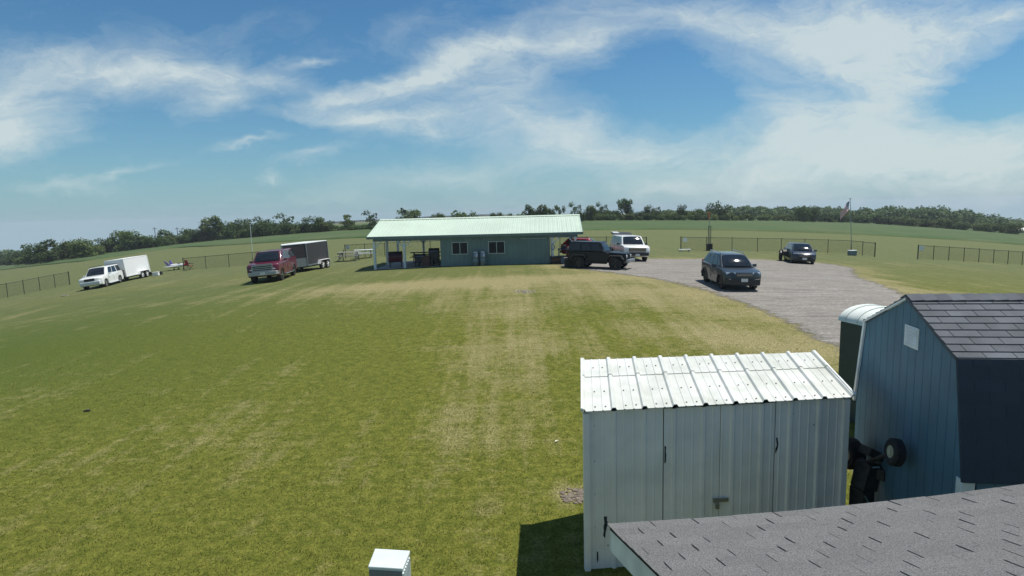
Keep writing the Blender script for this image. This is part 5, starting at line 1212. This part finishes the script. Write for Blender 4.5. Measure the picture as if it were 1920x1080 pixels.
# the wood itself: one closed canopy nobody could count
vs = []; fs = []; tone = []
r = np.random.default_rng(5); ox = [1240, 1300, 1360, 1405, 1440, 1480, 1540, 1600, 1640, 1700, 1755, 1800, 1830, 1860, 1890, 1925, 2000, 2100, 2250]; oy = [394, 394, 389, 384, 387, 387, 387, 388.5, 388, 386, 386, 391, 396, 402, 408, 413, 424, 437, 455]
for k in range(300):
    px = r.uniform(1235, 2250); Yt = r.choice([345, 360, 378, 396]) + r.uniform(-8, 8)
    u = ray(px, 420); x = u.x / u.y * Yt; z = gz(x, Yt); f = (Yt - 335) / 70
    top = np.interp(px, ox, oy) + (1 - f) * 9 + r.uniform(-2.2, 3.0)
    base = np.interp(px, [1240, 1500, 1600, 1700, 1800, 1920, 2250], [413, 416, 418, 424, 431, 442, 480])
    zt = aty(px, top, Yt).z; h = max(2.5, zt - z); hw_ = r.uniform(3.0, 5.2); tn0 = r.uniform(-.25, .35)
    for q in range(240):
        d = r.normal(size=3); d /= np.linalg.norm(d); rad = r.uniform(.5, 1) ** .5 * (1 + .2 * sin(5 * d[0] + k) * cos(6 * d[2] + k))
        c = np.array([x, Yt, z + h * .62]) + d * rad * np.array([hw_, hw_, h * .40])
        if d[2] < -.55: c[2] = z + r.uniform(.1, .5) * h
        s = r.uniform(.35, .95); nr = d * .8 + r.normal(size=3) * .5 + np.array([0, 0, .3]); nr /= np.linalg.norm(nr)
        a = np.cross(nr, r.normal(size=3)); a /= np.linalg.norm(a); b = np.cross(nr, a); o = len(vs)
        for j in range(4):
            t = 2 * pi * j / 4; rr = s * r.uniform(.6, 1.2); vs.append(tuple(c + a * rr * cos(t) + b * rr * sin(t)))
        fs.append((o, o + 1, o + 2, o + 3)); tone += [np.clip(.4 + tn0 + .22 * r.normal(), 0, 1)] * 4
me = bpy.data.meshes.new('wood'); me.from_pydata(vs, [], fs); at = me.attributes.new('tone', 'FLOAT', 'POINT'); at.data.foreach_set('value', np.array(tone, np.float32)); me.materials.append(M['leaf_wood'])
wo = bpy.data.objects.new('woods', me); COL.objects.link(wo); tag(wo, 'dense green wood along the far edge of the field on the right', 'wood', kind='stuff')
# far hills
def far_hill(name, Y, prof, mt, depth=160):
    vs = []; n = len(prof)
    for (px, py) in prof:
        p = aty(px, py, Y); vs.append((p.x, Y, p.z))
    for (px, py) in prof:
        p = aty(px, py, Y); vs.append((p.x * .9, Y - depth, p.z - 30))
    for (px, py) in prof:
        p = aty(px, py, Y); vs.append((p.x * 1.1, Y + depth, p.z - 30))
    fs = [(i, i + 1, n + i + 1, n + i) for i in range(n - 1)] + [(i, i + 1, 2 * n + i + 1, 2 * n + i) for i in range(n - 1)]
    me = bpy.data.meshes.new(name); me.from_pydata(vs, [], fs); me.shade_smooth(); me.materials.append(mt); o = bpy.data.objects.new(name, me); COL.objects.link(o); tag(o, kind='structure')
M['far_hill'] = mat('far_wooded_hill', (.045, .075, .05), .95, var=.3, scale=.02)
far_hill('hills', 1500, [(300, 470), (420, 440), (520, 425), (600, 418), (640, 414.5), (680, 412.5), (720, 411), (760, 409), (800, 406), (840, 404.5), (880, 403), (900, 402), (940, 402), (985, 404), (1050, 405), (1120, 404), (1200, 404), (1300, 404), (1400, 406)], M['far_hill'], 300)

# ------------------------------------------------------------------ fences
def mesh_mat():
    m = bpy.data.materials.new('chain_link'); m.use_nodes = True; nt, N, L, ma, mixc, noise, rng, mapping = nodes_tools(m)
    pos = N('ShaderNodeNewGeometry').outputs['Position']; sx = N('ShaderNodeSeparateXYZ'); L(pos, sx.inputs[0])
    h = ma('ADD', sx.outputs[0], sx.outputs[1]); cov = None
    for sg in (1, -1):
        t = ma('FRACT', ma('MULTIPLY', ma('ADD', h, ma('MULTIPLY', sx.outputs[2], sg)), 14.0)); c = ma('LESS_THAN', ma('ABSOLUTE', ma('SUBTRACT', t, .5)), .05); cov = c if cov is None else ma('MAXIMUM', cov, c)
    tp = N('ShaderNodeBsdfTransparent'); ms = N('ShaderNodeMixShader'); b = nt.nodes['Principled BSDF']; b.inputs['Base Color'].default_value = (.03, .035, .035, 1); b.inputs['Roughness'].default_value = .6
    L(cov, ms.inputs[0]); L(tp.outputs[0], ms.inputs[1]); L(b.outputs[0], ms.inputs[2]); L(ms.outputs[0], nt.nodes['Material Output'].inputs['Surface']); return m
M['chain'] = mesh_mat()
def fence(label, pts, n, h=1.2, thick_ends=True):
    """pts: ground points of the corners; n posts per leg"""
    P0 = Vector(pts[0]); t = thing('chain_link_fence', label, 'fence', P0); ps = []
    for (a, b), k in zip(zip(pts[:-1], pts[1:]), n):
        for i in range(k + 1):
            q = Vector(a).lerp(Vector(b), i / k); q.z = gz(q.x, q.y)
            if not ps or (ps[-1] - q).length > .01: ps.append(q)
    for i, q in enumerate(ps):
        m = MB(); r_ = .042 if i in (0, len(ps) - 1) else .026; d = q - P0; m.tube(d - Z3 * .2, d + Z3 * (h + .03), r_, n=8); m.lathe([(r_ * 1.15, h + .03), (r_ * 1.1, h + .06), (.005, h + .08)], c=(d.x, d.y, d.z), n=8); m.build('post', M['fence_black'], t, 40)
    m = MB()
    for a, b in zip(ps[:-1], ps[1:]): m.tube(a - P0 + Z3 * h, b - P0 + Z3 * h, .022, n=6)
    m.build('top_rail', M['fence_black'], t, 40)
    m = MB()
    for a, b in zip(ps[:-1], ps[1:]): m.quad(a - P0 + Z3 * .05, b - P0 + Z3 * .05, b - P0 + Z3 * h, a - P0 + Z3 * h)
    m.build('wire_mesh', M['chain'], t)
    return ps
fence('black chain link fence at the left edge in front of the white wagon', [gp(-160, 583), gp(-60, 570), gp(15, 558), gp(131, 534)], [3, 2, 4], 1.25)
fence('black chain link fence running behind the maroon wagon and charcoal trailer', [gp(345, 507.5), gp(430, 501), gp(520, 493.5)], [2, 2], 1.2)
fence('black chain link fence behind the pavilion, reaching the white vehicle with raised tailgate', [gp(648, 484), gp(760, 479), gp(1100, 470), gp(1212, 471)], [3, 7, 3], 1.2)
fence('black chain link fence between the windsock and the flagpole, with a corner', [gp(1276.5, 470), gp(1420, 472), gp(1595, 476), gp(1640, 482)], [3, 4, 2], 1.2)
fence('black chain link fence at the right edge above the barn roof', [gp(1720.5, 486), gp(1916, 497), gp(2120, 514)], [7, 7], 1.2)
def sign(px, py, label, w=.34, h=.34):
    g = gp(px, py); t = thing('fence_sign', label, 'sign', g); m = MB(); m.box((0, -.07, .98), (w, .015, h)); m.build('plate', M['white_paint'], t); m = MB(); m.tube((0, -.05, .98), (0, .02, .98), .012); m.build('clip', M['steel_grey'], t)
sign(1284, 470.5, 'small white sign on the fence left of the windsock'); sign(1726, 486.5, 'small white sign on the first post of the right fence', .4, .4); sign(653.5, 483, 'small white sign on the fence left of the pavilion posts')
q = gp(1282, 471); t = thing('white_bench', 'low white bench slab on the grass under the white fence sign', 'bench', q - Vector((0, .3, 0)), 0)
m = MB(); m.box((0, 0, .16), (1.0, .4, .06)); m.build('seat', M['white_paint'], t)
for s_ in (-1, 1): m = MB(); m.box((s_ * .38, 0, .065), (.08, .34, .13)); m.build('leg', M['white_paint'], t)
q = gp(1598, 479); t = thing('white_cooler', 'small grey chest with pale lid beside the corner post under the flagpole', 'chest', q, 0)
m = MB(); m.box((-.02, 0, .2), (.62, .4, .4)); m.build('body', M['barrel'], t, bevel=.03); m = MB(); m.box((-.02, 0, .43), (.66, .44, .06)); m.build('lid', M['white_trim'], t, bevel=.015)

# ------------------------------------------------------------------ poles
q = gp(1597, 477.5); FH = aty(1592, 374, q.y).z - q.z
t = thing('flagpole', 'tall grey flagpole at the fence corner on the right', 'flagpole', q); t.rotation_euler = (0, radians(-4.2), 0)
m = MB(); m.tube((0, 0, 0), (0, 0, FH), .032, .022, 10); m.build('pole', M['steel_grey'], t, 40)
m = MB(); m.lathe([(.001, FH), (.06, FH + .03), (.07, FH + .07), (.05, FH + .12), (.001, FH + .14)], n=12); m.build('finial', M['steel_grey'], t, 50)
# flag hanging in a light wind: stripes and canton as its own geometry
R_ = Matrix.Rotation(radians(-4.2), 3, 'Y')
M['flag_red'] = mat('flag_red', (.45, .03, .05), .8); M['flag_white'] = mat('flag_white', (.78, .78, .78), .8); M['flag_blue'] = mat('flag_blue', (.03, .05, .16), .8)
fl_ = thing('flag', 'drooping red, white and blue striped flag with starred canton on the pole', 'flag', q + R_ @ Vector((0, 0, FH)))
m = MB(); nu, nv = 12, 13; wv_, hv_ = 1.15, .8
def fp(i, j, off=0.0):
    a = i / nu; b = j / nv
    return Vector((-.05 - a * wv_ * .62, .10 * sin(a * 7 + b * 2) + off, -.12 - b * hv_ - a * wv_ * .72 + .06 * sin(a * 5)))
for off in (0, .006):
    for j in range(nv):
        for i in range(nu):
            mi = 2 if (i < 5 and j < 7) else (0 if j % 2 == 0 else 1)
            m.quad(fp(i, j, off), fp(i + 1, j, off), fp(i + 1, j + 1, off), fp(i, j + 1, off), mi)
m.build('cloth', [M['flag_red'], M['flag_white'], M['flag_blue']], fl_)
m = MB()
for a in range(6):
    for b in range(5):
        c = fp(.4 + a * .8, .7 + b * 1.3, -.006); m.box(c, (.035, .004, .035))
m.build('stars', M['flag_white'], fl_)
q = gp(1330.5, 470); WH = aty(1329, 398, q.y).z - q.z
t = thing('windsock_pole', 'twin upright mast with dark base box and a limp orange windsock', 'windsock', q)
m = MB(); m.box((-.14, 0, 1.1), (.045, .045, 2.2)); m.box((.08, 0, 1.1), (.045, .045, 2.2)); m.box((-.03, 0, 2.15), (.28, .05, .05)); m.build('support_frame', M['fence_black'], t)
m = MB(); m.tube((-.03, 0, .3), (-.06, 0, WH), .035, .022, 8); m.build('mast', M['steel_grey'], t, 40)
m = MB(); m.box((-.03, 0, .32), (.46, .42, .62)); m.build('base_box', M['black_plastic'], t, bevel=.02)
m = MB(); m.lathe([(.13, 0), (.11, -.15), (.09, -.3), (.07, -.5), (.06, -.6)], c=(-.12, -.02, WH - .05), n=12, cap=False); m.build('windsock', M['orange_fabric'], t, 50)
m = MB(); m.lathe([(.12, .0), (.14, .0), (.14, .03), (.12, .03)], c=(-.12, -.02, WH - .05), n=14, cap=False); m.build('ring', M['amber'], t, 50)
q = gp(474, 483); PH_ = aty(475, 421, q.y).z - q.z
t = thing('marker_pole', 'thin white pole in front of the left hedgerow behind the maroon wagon', 'pole', q); m = MB(); m.tube((0, 0, -.1), (0, 0, PH_), .034, .024, 10); m.build('shaft', M['white_trim'], t, 40); m = MB(); m.lathe([(.03, -.01), (.035, .02), (.025, .05), (.001, .06)], c=(0, 0, PH_), n=12); m.build('cap', M['white_paint'], t, 40)
# instrument pole beyond the ridge
q = PP(.35, 7.6); IH = aty(711, 392, q.y).z - q.z
t = thing('weather_station', 'small dark weather instrument on a thin pole beyond the left roof peak', 'weather station', q)
m = MB(); m.tube((0, 0, 0), (0, 0, IH - .35), .03, n=8); m.build('mast', M['steel_grey'], t, 40)
m = MB(); m.box((.0, 0, IH - .3), (.42, .2, .10)); m.box((.09, 0, IH - .18), (.20, .16, .14)); m.build('sensor_body', M['black_plastic'], t, bevel=.02)
m = MB(); m.box((-.14, 0, IH - .02), (.16, .1, .14)); m.tube((-.14, 0, IH - .3), (-.14, 0, IH), .02); m.build('wind_vane', M['black_plastic'], t)
for px, lb in ((291, 'faint utility pole beyond the hedgerow above the white trailer'), (333, 'faint utility pole beyond the hedgerow above the model jet')):
    Y = 300; u = ray(px, 440); x = u.x / u.y * Y; g = Vector((x, Y, gz(x, Y))); hh = aty(px, 426, Y).z - g.z
    t = thing('utility_pole', lb, 'utility pole', g); m = MB(); m.tube((0, 0, 0), (0, 0, hh), .2, .14, 8); m.build('pole', M['bark'], t); m = MB(); m.box((0, 0, hh - .8), (2.4, .16, .2)); m.build('crossarm', M['bark'], t)
# distant white barn at the right edge
Y = 322; u = ray(1912, 439); x = u.x / u.y * Y; g = Vector((x, Y, gz(x, Y)))
t = thing('farm_shed', 'distant pale farm shed with a white roof at the right edge of the wood', 'farm building', g, radians(-8))
m = MB(); m.box((0, 0, .9), (8, 5, 1.8)); m.build('wall', M['wood_grey'], t); m = MB(); m.prism([(-2.9, 1.8), (2.9, 1.8), (0, 3.0)], -4.3, 4.3, axis='X'); m.build('roof', M['white_paint'], t)
m = MB(); m.box((-1.5, -2.52, .8), (2, .04, 1.5)); m.build('door', M['black_plastic'], t)

# ------------------------------------------------------------------ small things on the lawn
def patch(name, label, cat, px, py, rx, ry, mt, n=60, hmax=.03, size=(.03, .09), kind=None):
    g = gp(px, py); m = MB(); r = random.Random(int(px))
    for _ in range(n):
        a = r.uniform(0, 6.28); d = sqrt(r.random()); x, y = g.x + rx * d * cos(a), g.y + ry * d * sin(a); s = r.uniform(*size)
        z = gz(x, y); k = 6; top = [(x + s * r.uniform(.5, .9) * cos(6.28 * i / k), y + s * r.uniform(.5, .9) * sin(6.28 * i / k), z + r.uniform(.5, 1) * hmax) for i in range(k)]
        bt = [(x + s * cos(6.28 * i / k), y + s * sin(6.28 * i / k), z - .01) for i in range(k)]
        m.add(bt + top, [tuple(range(k, 2 * k))] + [(i, (i + 1) % k, k + (i + 1) % k, k + i) for i in range(k)])
    o = m.build(name, mt); tag(o, label, cat, kind=kind)
patch('rubble', 'patch of pale stones set in the dry lawn before the pavilion', 'stones', 983, 547, .5, .4, M['pale_stone'], 40, .03, (.03, .07), 'stuff')
patch('dirt', 'bare soil and stones beside the left wall of the white shed', 'soil', 1078, 930, .22, .26, M['soil'], 80, .02, (.02, .06), 'stuff')
q = gp(163, 771.5); t = thing('sprinkler_head', 'small dark sprinkler head lying alone in the left lawn', 'sprinkler', q, .2)
m = MB(); m.tube((-.07, 0, .015), (.07, 0, .02), .018, n=8); m.build('stem', M['black_plastic'], t); m = MB(); m.lathe([(.03, 0), (.035, .03), (.02, .045), (.001, .05)], n=10, c=(.02, 0, .01)); m.build('nozzle', M['black_plastic'], t)
q = gp(1044, 829); t = thing('pale_leaf', 'single pale yellow leaf on the lawn left of the white shed', 'leaf', q, .7)
m = MB(); m.add([(-.05, 0, .02), (-.01, -.022, .035), (.05, 0, .03), (-.01, .022, .04), (-.05, 0, .016), (-.01, -.022, .031), (.05, 0, .026), (-.01, .022, .036)], [(0, 1, 2, 3), (4, 5, 6, 7)]); m.build('blade', M['cream_hub'], t)
q = gp(122, 555); t = thing('flat_board', 'pale flat board lying in the grass in front of the white wagon', 'board', q, .15); m = MB(); m.box((0, 0, .03), (.5, .22, .05)); m.build('plank', M['pale_stone'], t, bevel=.008)

# ------------------------------------------------------------------ the air
zmin = float(ZZ.min()) - 1.5
hm = bpy.data.materials.new('air'); hm.use_nodes = True; nt = hm.node_tree
for n_ in list(nt.nodes): nt.nodes.remove(n_)
on = nt.nodes.new('ShaderNodeOutputMaterial'); pv = nt.nodes.new('ShaderNodeVolumePrincipled'); pv.inputs['Density'].default_value = .00022; pv.inputs['Color'].default_value = (.86, .93, 1, 1)
nt.links.new(pv.outputs[0], on.inputs['Volume'])
m = MB(); m.box((0, 900, (zmin + 16) / 2), (6800, 1960, 16 - zmin)); hb = m.build('haze', hm); tag(hb, kind='stuff')

# ------------------------------------------------------------------ standing grass in the near lawn
gb = np.random.default_rng(3); nb_ = 260000
gy_ = 4.2 + 17 * gb.random(nb_) ** 1.7; gxx_ = (gb.random(nb_) * 2.1 - 1.02) * (gy_ + 1.0) * .98
tuft = np.sin(gxx_ * 9 + 3 * np.sin(gy_ * 7)) * np.cos(gy_ * 8 + 2 * np.sin(gxx_ * 5)) + gb.normal(size=nb_) * .5
k_ = (tuft > -.35) & (gb.random(nb_) > np.clip((gy_ - 8) / 11, 0, 1) ** .8)
sh_ = poly_dist(np.stack([gxx_, gy_], 1), [(fl.x, fl.y - .02), (fr.x, fr.y), (br.x, br.y), (bl.x, bl.y)]); k_ &= sh_ < -.03
gxx_ = gxx_[k_]; gy_ = gy_[k_]; nb_ = len(gy_); gz_b = gz_np(gxx_, gy_)
hh = gb.uniform(.010, .027, nb_) * (1 + .3 * np.clip(tuft[k_], -1, 1.5)); an = gb.uniform(0, 6.283, nb_); wd_ = gb.uniform(.004, .008, nb_) * (.7 + gy_ / 14); ln = gb.uniform(-.9, .9, nb_); la = gb.uniform(0, 6.283, nb_)
V = np.zeros((nb_, 3, 3)); V[:, 0] = np.stack([gxx_ - np.cos(an) * wd_, gy_ - np.sin(an) * wd_, gz_b - .004], 1); V[:, 1] = np.stack([gxx_ + np.cos(an) * wd_, gy_ + np.sin(an) * wd_, gz_b - .004], 1); V[:, 2] = np.stack([gxx_ + np.cos(la) * hh * ln, gy_ + np.sin(la) * hh * ln, gz_b + hh], 1)
me = bpy.data.meshes.new('grass'); me.vertices.add(nb_ * 3); me.vertices.foreach_set('co', V.reshape(-1)); me.loops.add(nb_ * 3); me.loops.foreach_set('vertex_index', np.arange(nb_ * 3, dtype=np.int32)); me.polygons.add(nb_); me.polygons.foreach_set('loop_start', np.arange(0, nb_ * 3, 3, dtype=np.int32)); me.update(calc_edges=True)
tm_ = bpy.data.materials.new('grass_blades'); tm_.use_nodes = True; nt, N, L, ma, mixc, noise, rng, mapping = nodes_tools(tm_)
bs = nt.nodes['Principled BSDF']; bs.inputs['Roughness'].default_value = .75; bs.inputs['Specular IOR Level'].default_value = .15
g_ = N('ShaderNodeNewGeometry'); rr = g_.outputs['Random Per Island']; pos = g_.outputs['Position']
zn = noise(pos, .9, 5, .65); c = mixc(ma('ADD', ma('MULTIPLY', rr, .55), rng(zn, .42, .62, 0, .45)), (.105, .133, .016), (.30, .285, .090)); L(c, bs.inputs['Base Color'])
trl = N('ShaderNodeBsdfTranslucent'); L(c, trl.inputs['Color']); ms = N('ShaderNodeMixShader'); ms.inputs[0].default_value = .35; L(bs.outputs[0], ms.inputs[1]); L(trl.outputs[0], ms.inputs[2]); L(ms.outputs[0], nt.nodes['Material Output'].inputs['Surface'])
me.materials.append(tm_); go = bpy.data.objects.new('grass', me); COL.objects.link(go); tag(go, 'short yellowish green grass blades of the near lawn', 'grass', kind='stuff')
